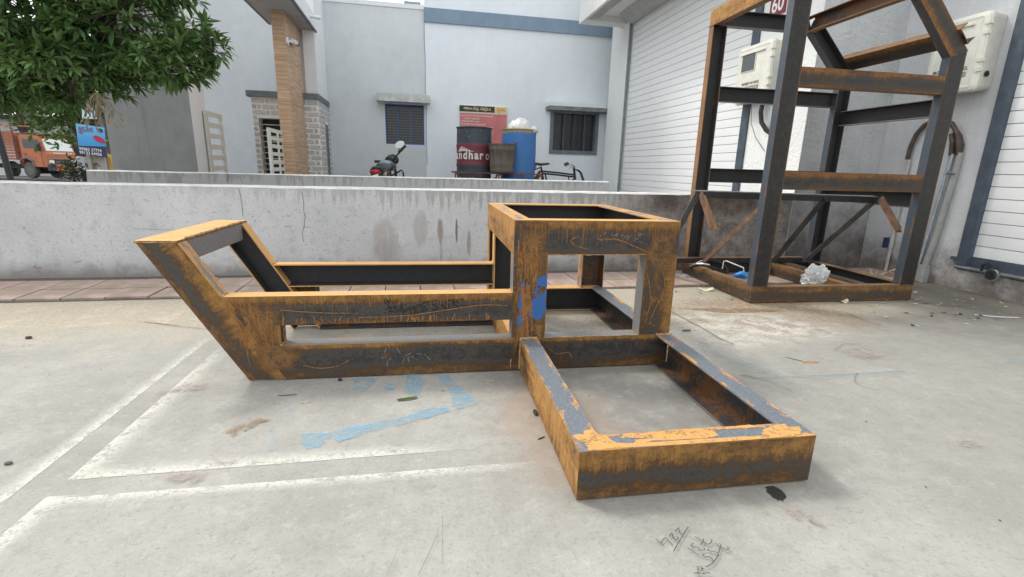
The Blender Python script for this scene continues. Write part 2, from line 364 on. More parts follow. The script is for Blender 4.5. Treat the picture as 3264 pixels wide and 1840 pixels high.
tag(mb.build('estate_ground', plain('estate_concrete',(.33,.32,.30),.85,.2,3,bumpk=.2), W=True), kind='structure')

# paved strip at the wall's foot
def tile_mat():
    k = NT('pink_paving_tile'); c = k.coord(); r = k.rnd()
    n1 = k.noise(3,6,c,.65); n2 = k.noise(45,5,c,.7)
    base = k.mix(k.ramp(r,.2,.9), (.40,.285,.255), (.47,.36,.325))
    base = k.mix(k.ramp(n2,.4,.7,0,.5), base, (.34,.26,.235))
    base = k.mix(k.ramp(k.m('ADD',n1,k.m('MULTIPLY',r,.12)),.48,.66,0,.75), base, (.27,.215,.15))
    base = k.mix(k.ramp(k.noise(9,5,c,.7),.55,.72,0,.6), base, (.19,.165,.15))
    k.bump(n2,.25,.004); return k.done(base, .85)
TILE = tile_mat()
DIRT = plain('joint_dirt',(.12,.10,.085),.95,.3,30,bumpk=.4)
mb = MB(); mb.face([(-7,3.40,.003),(4.42,3.40,.003),(4.42,4.09,.003),(-7,4.09,.003)])
strip = tag(mb.build('paved_strip', DIRT, origin=(0,3.7,0), W=True), kind='structure')
tmesh = None
for row,(ya,yb) in enumerate(((3.425,3.668),(3.676,3.945))):
    mb = MB(); ref = None
    for i in range(46):
        x0 = -6.95+.2465*i + .08
        if ref is None:
            mb.rbox(x0+.004,ya,.003,x0+.2425,yb,.016,.006,ax='Z',n=1); ref = mb.build('paving_tile',TILE,strip)
            t = ref; base_x = x0
        else: t = clone(ref,(x0-base_x,0,0))
        t.location.z += random.uniform(-.003,.003)

# ------------------------------------------------------------------ boundary wall
def wall_mat():
    k = NT('boundary_plaster'); c = k.coord(); x,_,z = k.sep(c)
    n1 = k.noise(1.6,5,c,.6); n2 = k.noise(9,6,c,.65); n3 = k.noise(55,5,c,.7)
    st = k.noise(1.0,5,k.comb(k.m('MULTIPLY',x,30.0),0.0,k.m('MULTIPLY',z,2.2)),.65)
    col = k.mix(k.ramp(n1,.3,.7),(.50,.515,.52),(.60,.612,.615))
    col = k.mix(k.ramp(n2,.5,.72,0,.6), col,(.38,.39,.39))
    col = k.mix(k.ramp(n3,.54,.68,0,.65), col,(.30,.303,.30)); col = k.mix(k.ramp(n3,.42,.32,0,.5), col,(.64,.65,.65))
    col = k.mix(k.ramp(k.noise(1.0,5,k.scale(c,(16,1,30)),.78,.9),.60,.68,0,.7), col,(.17,.17,.165))
    # runs below the coping
    run = k.ramp(k.m('SUBTRACT',k.m('SUBTRACT',.70,z),k.m('MULTIPLY',k.ramp(st,.35,.75),k.ramp(x,-2.5,1.2,.10,.30))),.03,-.05)
    col = k.mix(k.m('MULTIPLY',run,k.ramp(x,-2.0,1.0,.28,.6)), col,(.27,.26,.245))
    # splash zone
    foot = k.ramp(k.m('ADD',z,k.m('MULTIPLY',k.m('SUBTRACT',n2,.5),.25)),.16,.0)
    col = k.mix(k.m('MULTIPLY',foot,.75), col, k.mix(n3,(.12,.105,.085),(.26,.235,.20)))
    for (cx,cz,rx,rz,a,cl) in ((-.24,.27,.12,.22,.6,(.44,.40,.375)),(-.22,.18,.15,.13,.4,(.42,.385,.36)),(.21,.36,.028,.12,.8,(.30,.25,.22)),(.215,.2,.013,.12,.55,(.3,.26,.24)),
                               (.45,.25,.022,.13,.7,(.33,.26,.215)),(.05,.37,.07,.17,.5,(.42,.39,.37)),(.345,.36,.012,.12,.85,(.16,.14,.13))):
        col = k.mix(k.m('MULTIPLY',blob(k,x,z,cx,cz,rx,rz,k.m('ADD',k.m('MULTIPLY',n2,.45),k.m('MULTIPLY',st,.55)),.6),k.m('MULTIPLY',k.ramp(st,.30,.55,.45,1.0),a)), col, tuple(q*.80 for q in cl))
    # soot and rust towards the right end
    gr = k.ramp(k.m('ADD',x,k.m('MULTIPLY',k.m('SUBTRACT',n1,.5),1.6)),.9,2.5)
    col = k.mix(k.m('MULTIPLY',gr,.85), col, k.mix(k.ramp(k.m('ADD',k.m('MULTIPLY',n2,.6),k.m('MULTIPLY',n3,.4)),.38,.62),(.095,.072,.056),(.36,.32,.275)))
    br = k.m('MULTIPLY',k.ramp(x,1.5,2.2),k.m('MULTIPLY',k.ramp(z,.42,.62),k.ramp(n1,.38,.62)))
    col = k.mix(k.m('MULTIPLY',br,.8), col,(.085,.06,.05))
    k.bump(k.m('ADD',k.m('MULTIPLY',n3,.6),k.m('MULTIPLY',n2,.5)),.55,.01)
    return k.done(col,.9,0,.25)
PLAST = wall_mat()
COPE = plain('coping_cement',(.66,.66,.65),.9,.12,14,bumpk=.3)
def long_wall(name,x0,x1,y0,y1,z0,z1,mats,seg=.12,jit=.003):
    mb = MB(); n = max(2,int((x1-x0)/seg)); T=[]
    for i in range(n+1):
        x = x0+(x1-x0)*i/n
        T.append((x, y0+random.uniform(0,jit), z1-.012+random.uniform(-jit,jit), z1+random.uniform(-jit,jit)*.6))
    for i in range(n):
        a,b = T[i],T[i+1]
        mb.face([(a[0],y0,z0),(b[0],y0,z0),(b[0],b[1],b[2]),(a[0],a[1],a[2])],0)
        mb.face([(a[0],a[1],a[2]),(b[0],b[1],b[2]),(b[0],y0+.016,b[3]),(a[0],y0+.016,a[3])],1)
        mb.face([(a[0],y0+.016,a[3]),(b[0],y0+.016,b[3]),(b[0],y1,b[3]),(a[0],y1,a[3])],1)
        mb.face([(b[0],y1,z0),(a[0],y1,z0),(a[0],y1,a[3]),(b[0],y1,b[3])],0)
    for x,t,fl in ((x0,T[0],0),(x1,T[-1],1)):
        q = [(x,y0,z0),(x,y0,t[2]),(x,y1,t[3]),(x,y1,z0)]; mb.face(q if not fl else q[::-1],0)
    return mb.build(name,mats,origin=((x0+x1)/2*0,y0,0),W=True)
bw = tag(long_wall('boundary_wall',-9,3.536,4.091,4.235,-.46,.697,[PLAST,COPE]),'long low grey plastered wall with stains and cracks behind the rusty frames','wall')
CRK = plain('crack_dark',(.16,.155,.15),.95,.2,40)
mp = lambda a,b:(a,4.0895,b)
mb = MB()
for P,w in (([(-.853,.66),(-.845,.58),(-.848,.5),(-.838,.455),(-.850,.448),(-.852,.40),(-.866,.36),(-.872,.32),(-.866,.27)],.006),([(-1.30,.68),(-1.291,.58),(-1.292,.47)],.006),([(-.86,.385),(-.80,.386)],.005),([(-2.05,.37),(-1.75,.36)],.003),
            ([(-1.0,.39),(-.95,.39)],.004),([(-1.86,.29),(-1.72,.335)],.004)):
    mb.ribbon(P,w*.55,mp)
mb.build('crack',CRK,bw)

def wall2_mat():
    k = NT('inner_wall_plaster'); c = k.coord(); x,_,z = k.sep(c)
    n2 = k.noise(7,6,c,.65); n3 = k.noise(40,5,c,.7); st = k.noise(1.0,5,k.comb(k.m('MULTIPLY',x,22.0),0.0,k.m('MULTIPLY',z,2.0)),.65)
    col = k.mix(n2,(.40,.41,.405),(.50,.51,.51)); col = k.mix(k.ramp(n3,.55,.7,0,.5),col,(.3,.3,.29))
    run = k.ramp(k.m('SUBTRACT',k.m('SUBTRACT',.74,z),k.m('MULTIPLY',k.ramp(st,.4,.7),.2)),.03,-.05)
    col = k.mix(k.m('MULTIPLY',run,.5),col,(.24,.235,.22))
    col = k.mix(k.m('MULTIPLY',blob(k,x,z,-2.75,.62,.09,.12,n2,.4),.5),col,(.30,.26,.23))
    k.bump(n3,.4,.008); return k.done(col,.9,0,.25)
iw = tag(long_wall('inner_wall',-3.64,2.655,6.5,6.66,-.02,.735,[wall2_mat(),COPE]),'second low grey wall running behind the long stained wall','wall')
mb = MB(); mb.ribbon([(-2.18,.735),(-2.165,.70),(-2.18,.67),(-2.175,.62)],.008,lambda a,b:(a,6.498,b)); mb.build('crack',CRK,iw)

# ------------------------------------------------------------------ plaster and paint for the units
def paint_mat(name, a, b, streak=.3, dark=(.4,.4,.39), bumpk=.3, roughcast=0, foot=None):
    k = NT(name); c = k.coord(); x,y,z = k.sep(c)
    n1 = k.noise(.8,5,c,.6); n2 = k.noise(6,6,c,.65); n3 = k.noise(60,4,c,.7)
    h = k.m('ADD',k.m('MULTIPLY',x,18.0),k.m('MULTIPLY',y,18.0))
    st = k.noise(1.0,5,k.comb(h,0.0,k.m('MULTIPLY',z,1.1)),.65)
    col = k.mix(k.ramp(k.m('ADD',k.m('MULTIPLY',n1,.6),k.m('MULTIPLY',n2,.4)),.35,.65),a,b)
    col = k.mix(k.ramp(st,.5,.75,0,streak),col,dark); col = k.mix(k.ramp(k.noise(11,6,c,.75),.62,.75,0,.3),col,dark)
    if foot:
        f = k.ramp(k.m('ADD',z,k.m('MULTIPLY',k.m('SUBTRACT',n2,.5),.5)),foot[0],0.0); col = k.mix(k.m('MULTIPLY',f,.85),col,k.mix(k.ramp(n2,.35,.65),foot[1],foot[2]))
    hgt = n3
    if roughcast:
        hgt = k.m('ADD',k.m('MULTIPLY',k.noise(38,3,c,.5),1.0),k.m('MULTIPLY',n3,.3))
    k.bump(hgt,bumpk,.012 if roughcast else .005)
    return k.done(col,.85,0,.3)
P_BLUE = paint_mat('pale_blue_paint',(.74,.80,.85),(.80,.855,.89),.12,(.45,.52,.57))
P_GREY = paint_mat('pale_grey_paint',(.56,.60,.625),(.64,.68,.70),.3,(.50,.54,.56))
P_WHT = paint_mat('white_roughcast',(.80,.81,.80),(.86,.87,.86),.12,(.5,.5,.5),.8,1)
P_RC = paint_mat('grey_roughcast',(.47,.485,.495),(.56,.575,.58),.2,(.27,.275,.28),.9,1,foot=(1.15,(.035,.022,.016),(.13,.10,.08)))
P_RC2 = paint_mat('lighter_roughcast',(.52,.54,.55),(.61,.625,.635),.2,(.3,.31,.31),.5,1,foot=(.42,(.10,.078,.06),(.22,.19,.16)))
P_BLK = paint_mat('weathered_grey_plaster',(.235,.24,.24),(.31,.315,.315),.3,(.12,.12,.12),.5)
P_WHITE = paint_mat('white_paint',(.70,.73,.75),(.78,.80,.82),.12,(.55,.56,.56))
P_CANOPY = paint_mat('canopy_white',(.72,.73,.71),(.80,.80,.78),.2,(.6,.58,.52))
P_BAND = paint_mat('slate_blue_band',(.20,.28,.37),(.25,.335,.43),.25,(.15,.2,.26))
DARKBLUE = plain('dark_slate_paint',(.065,.085,.115),.55,.2,12,dirt=(.12,.11,.10),dirtk=.3)
GREYTRIM = plain('grey_trim_paint',(.15,.175,.195),.6,.2,10,dirt=(.08,.08,.08))
def pieces_wall(mb, u0,u1,z0,z1, holes, f):
    """rectangular wall u0..u1 x z0..z1 minus holes, each emitted by f(u0,u1,z0,z1)"""
    us = sorted({u0,u1,*[h[0] for h in holes],*[h[1] for h in holes]}); zs = sorted({z0,z1,*[h[2] for h in holes],*[h[3] for h in holes]})
    for a,b in zip(us,us[1:]):
        run = None
        for c,d in zip(zs,zs[1:]):
            if any(h[0]<=a and b<=h[1] and h[2]<=c and d<=h[3] for h in holes):
                if run: f(a,b,*run); run = None
            else: run = (run[0],d) if run else (c,d)
        if run: f(a,b,*run)

# near right unit: plane X=4.43, roller door from Y=3.107 towards the camera
unit = thing('industrial_unit',(4.43,1.5,0),'grey roughcast unit wall on the right with a roller door and dark blue frame','building',W=True)
mb = MB(); pieces_wall(mb,-9,4.0905,0,4.9,[(.1,3.19,.16,3.1)],lambda a,b,c,d: mb.box(4.43,a,c,4.75,b,d))
mb.build('wall',P_RC2,unit)
mb = MB(); mb.box(4.43+.004,-9,4.9,10,4.0,4.95); mb.box(4.76,-9,0,10,4.0,4.89); mb.build('rear_volume',P_RC2,unit)
mb = MB(); mb.box(4.405,3.107,.2,4.55,3.189,3.1); mb.box(4.405,.10,.2,4.55,.18,3.1); mb.box(4.41,.181,3.0,4.55,3.106,3.1); mb.build('door_frame',DARKBLUE,unit)
mb = MB(); mb.box(4.402,3.18,.235,4.43,3.235,.262); mb.build('bolt_plate',DARKBLUE,unit)
def shutter_paint():
    k = NT('shutter_white_paint'); c = k.coord(); x,y,z = k.sep(c); r = k.rnd()
    s = k.comb(k.m('ADD',k.m('MULTIPLY',y,4.0),k.m('MULTIPLY',r,90.0)),0.0,k.m('MULTIPLY',z,60.0))
    n1 = k.noise(1.0,4,s,.6); n2 = k.noise(4,5,k.vm('ADD',c,k.comb(0,k.m('MULTIPLY',r,30.0),0)),.6)
    col = k.mix(n2,(.78,.80,.80),(.86,.87,.865))
    sc1 = k.ramp(n1,.705,.73); col = k.mix(k.m('MULTIPLY',sc1,.8),col,(.16,.19,.21))
    col = k.mix(k.ramp(k.noise(14,5,c,.7),.6,.75,0,.3),col,(.5,.5,.46))
    return k.done(col,.55,0,.4)
SHUT = shutter_paint()
SHGAP = plain('shutter_joint',(.08,.09,.095),.8,.2,20)
def slat_profile(w): # cross-section of a slat (out, height)
    return [(0,.0),(.0085,.0015),(.0095,.045),(.0085,.0885),(0,.0900),(-.012,.0900),(-.012,0)]
def shutter(parent, X, ya, yb, z0, n, back):
    ref = None
    for i in range(n):
        if ref is None:
            mb = MB(); prof = slat_profile(0)
            V = [(X-o,ya,z0+h) for o,h in prof]+[(X-o,yb,z0+h) for o,h in prof]; m_ = len(prof)
            mb.grid(V,[(j,j+m_,(j+1)%m_+m_,(j+1)%m_) for j in range(m_)]+[tuple(range(m_)),tuple(reversed(range(m_,2*m_)))])
            ref = mb.build('slat',SHUT,parent)
        else: clone(ref,(0,0,.0935*i))
    mb = MB(); mb.box(X+.013,ya,z0,X+.02,yb,z0+.0935*n); mb.build('shutter_backing',SHGAP,parent)
shutter(unit,4.462,.181,3.106,.278,29,None)
mb = MB(); mb.box(4.44,.181,.166,4.47,3.106,.277); mb.build('bottom_rail',DARKBLUE,unit)
STEEL = plain('bare_steel',(.30,.30,.30),.35,.2,20,metal=.8)
mb = MB(); mb.tube([(4.42,3.19,.183),(4.42,.15,.183)],.017,8); mb.build('lock_bar',plain('grey_pipe',(.20,.21,.215),.4,.25,15,metal=.5),unit)
pl = thing('padlock',(4.40,2.90,.17),'round steel padlock hanging on the right roller door\'s bottom bar','padlock',W=True)
CHROME = plain('polished_steel',(.62,.62,.60),.22,.15,20,metal=.9); BLACK = plain('black_rubber',(.018,.018,.019),.55,.3,30)
mb = MB(); mb.lathe([(.001,-.018),(.046,-.016),(.049,-.006),(.049,.012),(.044,.016)],(4.392,2.90,.172),20,'X'); mb.build('lock_body',CHROME,pl,smooth_=False)
mb = MB(); mb.lathe([(.001,0),(.039,0),(.037,-.004),(.001,-.005)],(4.373,2.90,.172),18,'X')
for q in range(3): mb.box(4.364,2.88,.155+.014*q,4.368,2.92,.161+.014*q)
mb.build('lock_face',plain('dark_lock_face',(.05,.055,.06),.4,.2,20,metal=.5),pl)
mb = MB(); mb.tube([(4.39,2.925,.20),(4.39,2.94,.235),(4.39,2.965,.245),(4.40,2.985,.232),(4.405,2.99,.19)],.009,6); mb.tube([(4.39,2.885,.21),(4.39,2.90,.235),(4.395,2.95,.262)],.008,6); mb.build('shackle',BLACK,pl)

# far right unit: plane X=3.538, with end face Y=4.091 and a roller door
fu = thing('industrial_unit',(3.538,6.5,0),'white roughcast unit with a wide white roller door and a projecting canopy','building',W=True)
mb = MB(); pieces_wall(mb,4.0905,9.0,0,5.2,[(4.90,8.20,0,3.25)],lambda a,b,c,d: mb.box(3.538,a,c,3.80,b,d)); mb.build('wall',P_WHT,fu)
mb = MB(); mb.box(3.8025,4.092,0,4.7,8.99,5.19); mb.build('rear_volume',P_WHT,fu)
mb = MB(); mb.box(3.5395,4.0885,0,4.4285,4.0902,5.2); mb.build('end_face',P_RC,fu)
mb = MB(); mb.box(3.520,4.90,0,3.70,5.015,3.25); mb.build('door_frame',DARKBLUE,fu)
mb = MB(); mb.tube([(3.525,8.19,0),(3.525,8.19,3.18),(3.53,8.22,3.25),(3.56,8.26,3.29)],.022,8); mb.build('conduit',plain('grey_conduit',(.20,.235,.25),.5,.2,20),fu)
shutter(fu,3.572,5.016,8.18,.09,34,None)
mb = MB()
mb.box(2.78,4.4,3.256,2.83,8.62,3.95); mb.box(2.83,8.36,3.256,3.537,8.62,3.95); mb.box(2.8305,4.4,3.345,3.537,8.3595,3.95)
mb.build('canopy',P_CANOPY,fu)
mb = MB(); mb.prism([(2.8315,3.344),(3.04,3.344),(3.04,3.30),(2.8315,3.262)],4.41,8.355,'Y'); mb.build('canopy_rim',plain('canopy_rim_paint',(.42,.40,.37),.8,.1,10),fu)
mb = MB(); mb.prism([(3.30,3.343),(3.536,3.343),(3.536,3.20),(3.46,3.22),(3.36,3.29)],4.42,8.17,'Y'); mb.build('shutter_hood',plain('hood_paint',(.46,.455,.44),.6,.1,10),fu)
sg = thing('door_number_sign',(3.53,4.68,2.5),'small maroon number sign reading 60 high on the white wall','sign',W=True)
mb = MB(); mb.box(3.524,4.575,2.405,3.537,4.79,2.60); mb.build('plate',plain('maroon_paint',(.22,.02,.035),.5,.1,10),sg)
SIGNW = plain('sign_white',(.8,.8,.78),.5,.05,10)
text('60',(3.5225,4.682,2.497),.20,SIGNW,sg,(90,0,-90),'CENTER',sx=.85,bold=.004)

# meter boxes
CREAM = plain('cream_fibreglass',(.72,.715,.63),.45,.07,9,dirt=(.5,.48,.42),dirtk=.25); CREAMD = plain('cream_side',(.58,.575,.52),.5,.08,9,dirt=(.4,.38,.34))
GLASSG = NT('meter_window'); GLASSG = GLASSG.done((.10,.115,.125),.15,0,.5)
INK = plain('printed_ink',(.10,.10,.09),.7,.1,30)
def rrect(y0,y1,z0,z1,r,n=4):
    P=[]
    for cy,cz,st in ((y1-r,z1-r,0),(y0+r,z1-r,90),(y0+r,z0+r,180),(y1-r,z0+r,270)):
        for k in range(n+1): t=R(st+90*k/n); P.append((cy+r*math.cos(t),cz+r*math.sin(t)))
    return P
def rbuild(parent,name,mat,steps,ydef):
    """stack of rounded rectangles (x, inset) -> shell"""
    mb = MB(); y0,y1,z0,z1,r = ydef; V=[]; 
    for x,ins in steps: V += [(x,a,b) for a,b in rrect(y0+ins,y1-ins,z0+ins,z1-ins,max(.006,r-ins*.6))]
    n = 20; F=[(i*n+j,(i+1)*n+j,(i+1)*n+(j+1)%n,i*n+(j+1)%n) for i in range(len(steps)-1) for j in range(n)]
    F.append(tuple(range((len(steps)-1)*n,len(steps)*n)))
    mb.grid(V,F); return mb.build(name,mat,parent)
def meter(loc,label,window):
    X,y0,y1,z0,z1,dp = loc
    t = thing('meter_box',(X,(y0+y1)/2,z0),label,'meter box',W=True,group='electricity meter boxes on the walls')
    xf = X-dp
    rbuild(t,'housing',CREAMD,[(X-.001,.012),(xf+.055,.002),(xf+.05,-.004),(xf+.035,-.004)],(y0,y1,z0,z1,.04))
    rbuild(t,'lid',CREAM,[(xf+.034,.0),(xf+.008,.006),(xf,.035),(xf+.004,.05),(xf+.004,.3*(y1-y0))],(y0,y1,z0,z1,.04))
    ref=None
    for zz in (z1-.10,z1-.17,z0+.31*(z1-z0)+.03,z0+.31*(z1-z0)-.04):
        if ref is None: mb=MB(); mb.rbox(xf-.006,y0-.012,zz,xf+.03,y0+.022,zz+.028,.006,ax='X'); ref=mb.build('latch',CREAM,t); zr=zz
        else: clone(ref,(0,0,zz-zr))
    mb=MB(); mb.box(xf-.012,y0+.10,z1-.085,xf+.006,y1-.05,z1-.073); mb.build('rain_lip',CREAM,t)
    if window:
        mb=MB(); mb.box(xf-.004,y0+.235,z1-.245,xf+.003,y1-.085,z1-.085); mb.build('window_pane',GLASSG,t)
        mb=MB(); mb.box(xf-.002,y0+.227,z1-.253,xf+.0025,y1-.077,z1-.077); mb.build('window_bezel',CREAM,t)
    ty=(y0+y1)/2+.02; tz=z0+.22*(z1-z0)+(.03 if window else .015)
    text('PROPERTY OF UGVCL',(xf+.002,ty-.01,tz+.035),.034,INK,t,(90,0,-90),'CENTER',sx=.80,bold=.0012)
    for q,l in enumerate(('SEAL AND LOCK OF METER BOX ARE','NOT TO BE TAMPERED WITH EXCEPT','BY AUTHORISED PERSON')):
        text(l,(xf+.002,ty,tz-.022*q),.023,INK,t,(90,0,-90),'CENTER',sx=.72,bold=.0006)
    return t
m1 = meter((3.5375,4.51,5.03,1.60,2.16,.135),'cream meter box with a dark window beside the wide roller door',True)
m2 = meter((4.4295,3.255,3.66,1.555,2.125,.18),'cream meter box without window on the wall beside the near right door',False)
mb=MB(); mb.lathe([(.001,0),(.022,0),(.022,-.004),(.001,-.005)],(4.34,3.252,1.68),12,'Y'); mb.build('cable_hole',BLACK,m2)
# pipes on the right hand unit
PVC = plain('white_pvc',(.48,.48,.45),.5,.1,12,dirt=(.30,.27,.22),dirtk=.4)
HOSE = plain('brown_hose',(.075,.055,.045),.55,.3,15)
t=thing('water_pipe',(4.40,3.77,0),'slim white pipe with a blue tap and bent brown hose beside the tall frame','pipe',W=True)
mb=MB(); mb.tube([(4.405,3.775,0),(4.405,3.775,1.05)],.013,8); mb.tube([(4.405,3.775,.24),(4.405,3.775,.36)],.018,8); mb.build('riser',PVC,t)
mb=MB(); mb.tube([(4.40,3.79,1.05),(4.40,3.785,1.16),(4.40,3.755,1.27),(4.40,3.70,1.34),(4.39,3.62,1.375),(4.38,3.53,1.37),(4.375,3.45,1.33),(4.375,3.39,1.25),(4.385,3.365,1.15),(4.40,3.36,1.08)],.019,8); mb.build('hose',HOSE,t)
mb=MB(); mb.rbox(4.345,3.785,.24,4.385,3.81,.34,.01,ax='X'); mb.tube([(4.39,3.785,.30),(4.36,3.80,.29)],.01,6); mb.build('tap_handle',plain('navy_plastic',(.02,.025,.09),.4,.2,20),t)
t=thing('cable_conduit',(4.40,3.42,0),'pair of thin blue-grey conduits leaning up the roughcast wall beside the door frame','pipe',W=True)
mb=MB(); mb.tube([(4.40,3.49,.0),(4.40,3.47,.2),(4.40,3.425,.9),(4.40,3.42,1.09)],.012,8); mb.tube([(4.38,3.478,.0),(4.38,3.458,.2),(4.385,3.413,.9),(4.39,3.40,1.09)],.010,8); mb.build('conduit',plain('bluegrey_conduit',(.38,.44,.50),.45,.2,15,dirt=(.13,.10,.08),dirtk=.5),t)
mb=MB(); mb.tube([(4.40,3.415,1.08),(4.39,3.42,1.18),(4.40,3.45,1.25)],.022,8); mb.build('hose',HOSE,t)
t=thing('drain_pipe',(4.40,3.37,0),'thick pale clay drain pipe on the roughcast wall, broken at its foot','pipe',W=True)
CLAY = plain('painted_drain',(.36,.37,.36),.8,.12,10,dirt=(.26,.22,.18),dirtk=.6,bumpk=.3)
mb=MB(); mb.tube([(4.40,3.425,.0),(4.40,3.42,.16),(4.40,3.395,.35),(4.405,3.36,.9),(4.405,3.355,1.1)],.024,10); mb.build('pipe',CLAY,t)
mb=MB(); mb.rbox(4.355,3.385,.0,4.428,3.45,.15,.012,ax='Z'); mb.build('socket',CLAY,t)
mb=MB(); mb.tube([(4.405,3.36,1.08),(4.41,3.365,1.16),(4.415,3.40,1.23),(4.41,3.44,1.28)],.020,8); mb.build('hose',HOSE,t)
mb=MB(); mb.tube([(4.37,3.33,.93),(4.36,3.37,.935),(4.37,3.40,.93)],.008,6); mb.build('clip',STEEL,t)
t=thing('meter_cable',(3.50,4.6,1.4),'thick black cable hanging from the meter box with a dark window','cable',W=True)
mb=MB(); mb.tube([(3.48,4.64,1.60),(3.47,4.64,1.50),(3.48,4.62,1.40),(3.50,4.56,1.32),(3.53,4.49,1.27)],.022,8); mb.build('cable',BLACK,t)
mb=MB(); mb.tube([(3.47,4.80,1.60),(3.48,4.78,1.4),(3.5,4.70,1.25),(3.53,4.58,1.12)],.004,4); mb.build('wire',plain('grey_wire',(.25,.24,.22),.6,.1,10),t)
# ------------------------------------------------------------------ frame A: low rusty frame with raised box and front arm
FA = thing('welded_steel_stand',(.2,2.3,0),'low boat-shaped rusty channel frame with a raised square box and a front arm','steel stand')
d, b, du, bu = .147, .076, .121, .070
Y0, YB, YK, YE = 1.995, 2.720, 2.974, 1.106
XL, X0, X1 = .341, .341, 1.081
def beam(name,p0,p1,out,up,dd,bb,mats,s0=(0,0),s1=(0,0),parent=FA,label=None,**kw):
    mb = MB(); chan(mb,p0,p1,out,up,dd,bb,s0=s0,s1=s1,**kw); o = mb.build(name,mats,parent)
    if label: o['label']=label
    return o
F_,B_,L_,R_,U_ = (0,-1,0),(0,1,0),(-1,0,0),(1,0,0),(0,0,1)
th = math.atan2(.577,-.345); ax = Vector((math.cos(th),0,math.sin(th))); nrm = Vector((ax.z,0,-ax.x)); mh = -nrm.z/ax.z
for side,(Y,out) in enumerate(((Y0,F_),(YB,B_))):
    beam('tilted_leg',(-.745,Y,0),(-1.084,Y,.567),out,nrm,du,bu,[W_HVY if not side else W_STD,F_MIX if not side else F_ORG,IN_D],(0,mh),(0,mh))
    beam('upper_beam',(-.744,Y,.235),(.340,Y,.235),out,U_,du,bu,[W_STD,F_ORG,IN_D],(0,mh),(0,0))
    beam('lower_beam',(-.603,Y,0),(X1-.0005 if not side else XL-.002,Y,0),out,U_,d,b,[W_LOW,F_GRY if not side else F_DRK,IN_R],(0,mh),(0,0))
    s = 1 if not side else -1
    mb = MB(); V=[]
    for yy in (Y,Y+s*.007): V += [(-.690,yy,.1475),(-.608,yy,.1475),(-.608,yy,.2345),(-.742,yy,.2345)]
    F = [(0,1,2,3),(7,6,5,4),(0,4,5,1),(1,5,6,2),(2,6,7,3),(3,7,4,0)]
    i0=len(mb.v); mb.grid(V,F if not side else [tuple(reversed(f)) for f in F],0)
    for q in range(6): mb.uv[q]=[(p[0]+.745,.30+p[2]*1.6) for p in [V[i] for i in F[q]]]
    ya,yb = sorted((Y+s*.0072,Y+s*bu)); mb.box(-.616,ya,.148,-.6085,yb,.2343,2)
    mb.build('filler_plate',[W_HVY,F_BRN,IN_D],FA)
mb = MB(); mb.face([(-1.091,Y0-.002,.577),(-.944,Y0-.002,.577),(-.944,YB+.002,.577),(-1.091,YB+.002,.577)],0,[(0,0),(0,1),(.73,1),(.73,0)])
mb.box(-1.090,Y0-.001,.5685,-.945,YB+.001,.5765,1)
tp = mb.build('top_plate',[F_ORG,F_BRN],FA)
mb = MB(); mb.face([(-.9445,Y0+.072,.487),(-.9445,YB-.072,.487),(-.9445,YB-.072,.568),(-.9445,Y0+.072,.568)],0,[(0,0),(.6,0),(.6,1),(0,1)])
mb.box(-.953,Y0+.0715,.486,-.945,YB-.0715,.568,1); mb.build('top_plate_lip',[F_GRY,F_GRY],FA)
# raised box
zt0, zt1 = .520, .667
box_top = [F_MIX,F_ORG,F_BLU]
beam('box_top_beam',(X0,Y0,zt0),(X1,Y0,zt0),F_,U_,d,b,[W_STD,F_ORG,IN_D],(1,0),(-1,0))
beam('box_top_beam',(X1,YK,zt0),(X0,YK,zt0),B_,U_,d,b,[W_STD,F_ORG,IN_D],(1,0),(-1,0))
beam('box_top_beam',(X0,YK,zt0),(X0,Y0,zt0),L_,U_,d,b,[W_ORG,F_MIX,IN_D],(1.01,0),(-1.01,0))
beam('box_top_beam',(X1,Y0,zt0),(X1,YK,zt0),R_,U_,d,b,[W_STD,F_MIX,IN_D],(1.01,0),(-1.01,0))
# base under the box
beam('base_side_beam',(XL,YK,0),(XL,Y0+.077,0),L_,U_,d,b,[W_ORG,F_ORG,IN_D],(1.01,0),(0,0))
beam('base_back_beam',(X1,YK,0),(XL,YK,0),B_,U_,d,b,[W_STD,F_ORG,IN_D],(1,0),(-1,0))
beam('base_side_beam',(X1,Y0+.077,0),(X1,YK,0),R_,U_,d,b,[W_STD,F_BLU,IN_R],(0,0),(-1.01,0))
# posts (web runs upwards: section across is +X)
zp0, zp1 = .1475, .5195
pw = .149
def post(x,Y,out,mats,z0=zp0,z1=zp1,w=pw,bb=b,parent=FA,**kw):
    return beam('post',(x,Y,z0),(x,Y,z1),out,R_,w,bb,mats,parent=parent,**kw)
def turn(m): return m
W_POST = web_mat('steel_post_rusty', .30, .26, .44)
post(X0,Y0,F_,[W_POST,F_GRY,IN_D],label='front post with old blue paint and rust runs'); post(X1-pw,Y0,F_,[W_POST,F_GRY,IN_D])
post(X0,YK,B_,[W_POST,F_MIX,IN_R]); post(X1-pw,YK,B_,[W_POST,F_MIX,IN_R])
post(X0,YB,B_,[W_POST,F_ORG,IN_D],label='inner post at the end of the rear upper beam')
# front arm
XA0, XA1 = .381, 1.093
beam('arm_front_beam',(XA0,YE,0),(XA1,YE,0),F_,U_,d,b,[web_mat('steel_web_arm_front',.42,.40,.50),F_BLU,IN_D],(1,0),(-1,0))
beam('arm_side_beam',(XA0,Y0-.002,0),(XA0,YE,0),L_,U_,d,b,[W_ORG,F_BLU,IN_R],(0,0),(-1.01,0))
beam('arm_side_beam',(XA1,YE,0),(XA1,Y0-.002,0),R_,U_,d,b,[W_STD,F_BLU,IN_R],(1.01,0),(0,0))
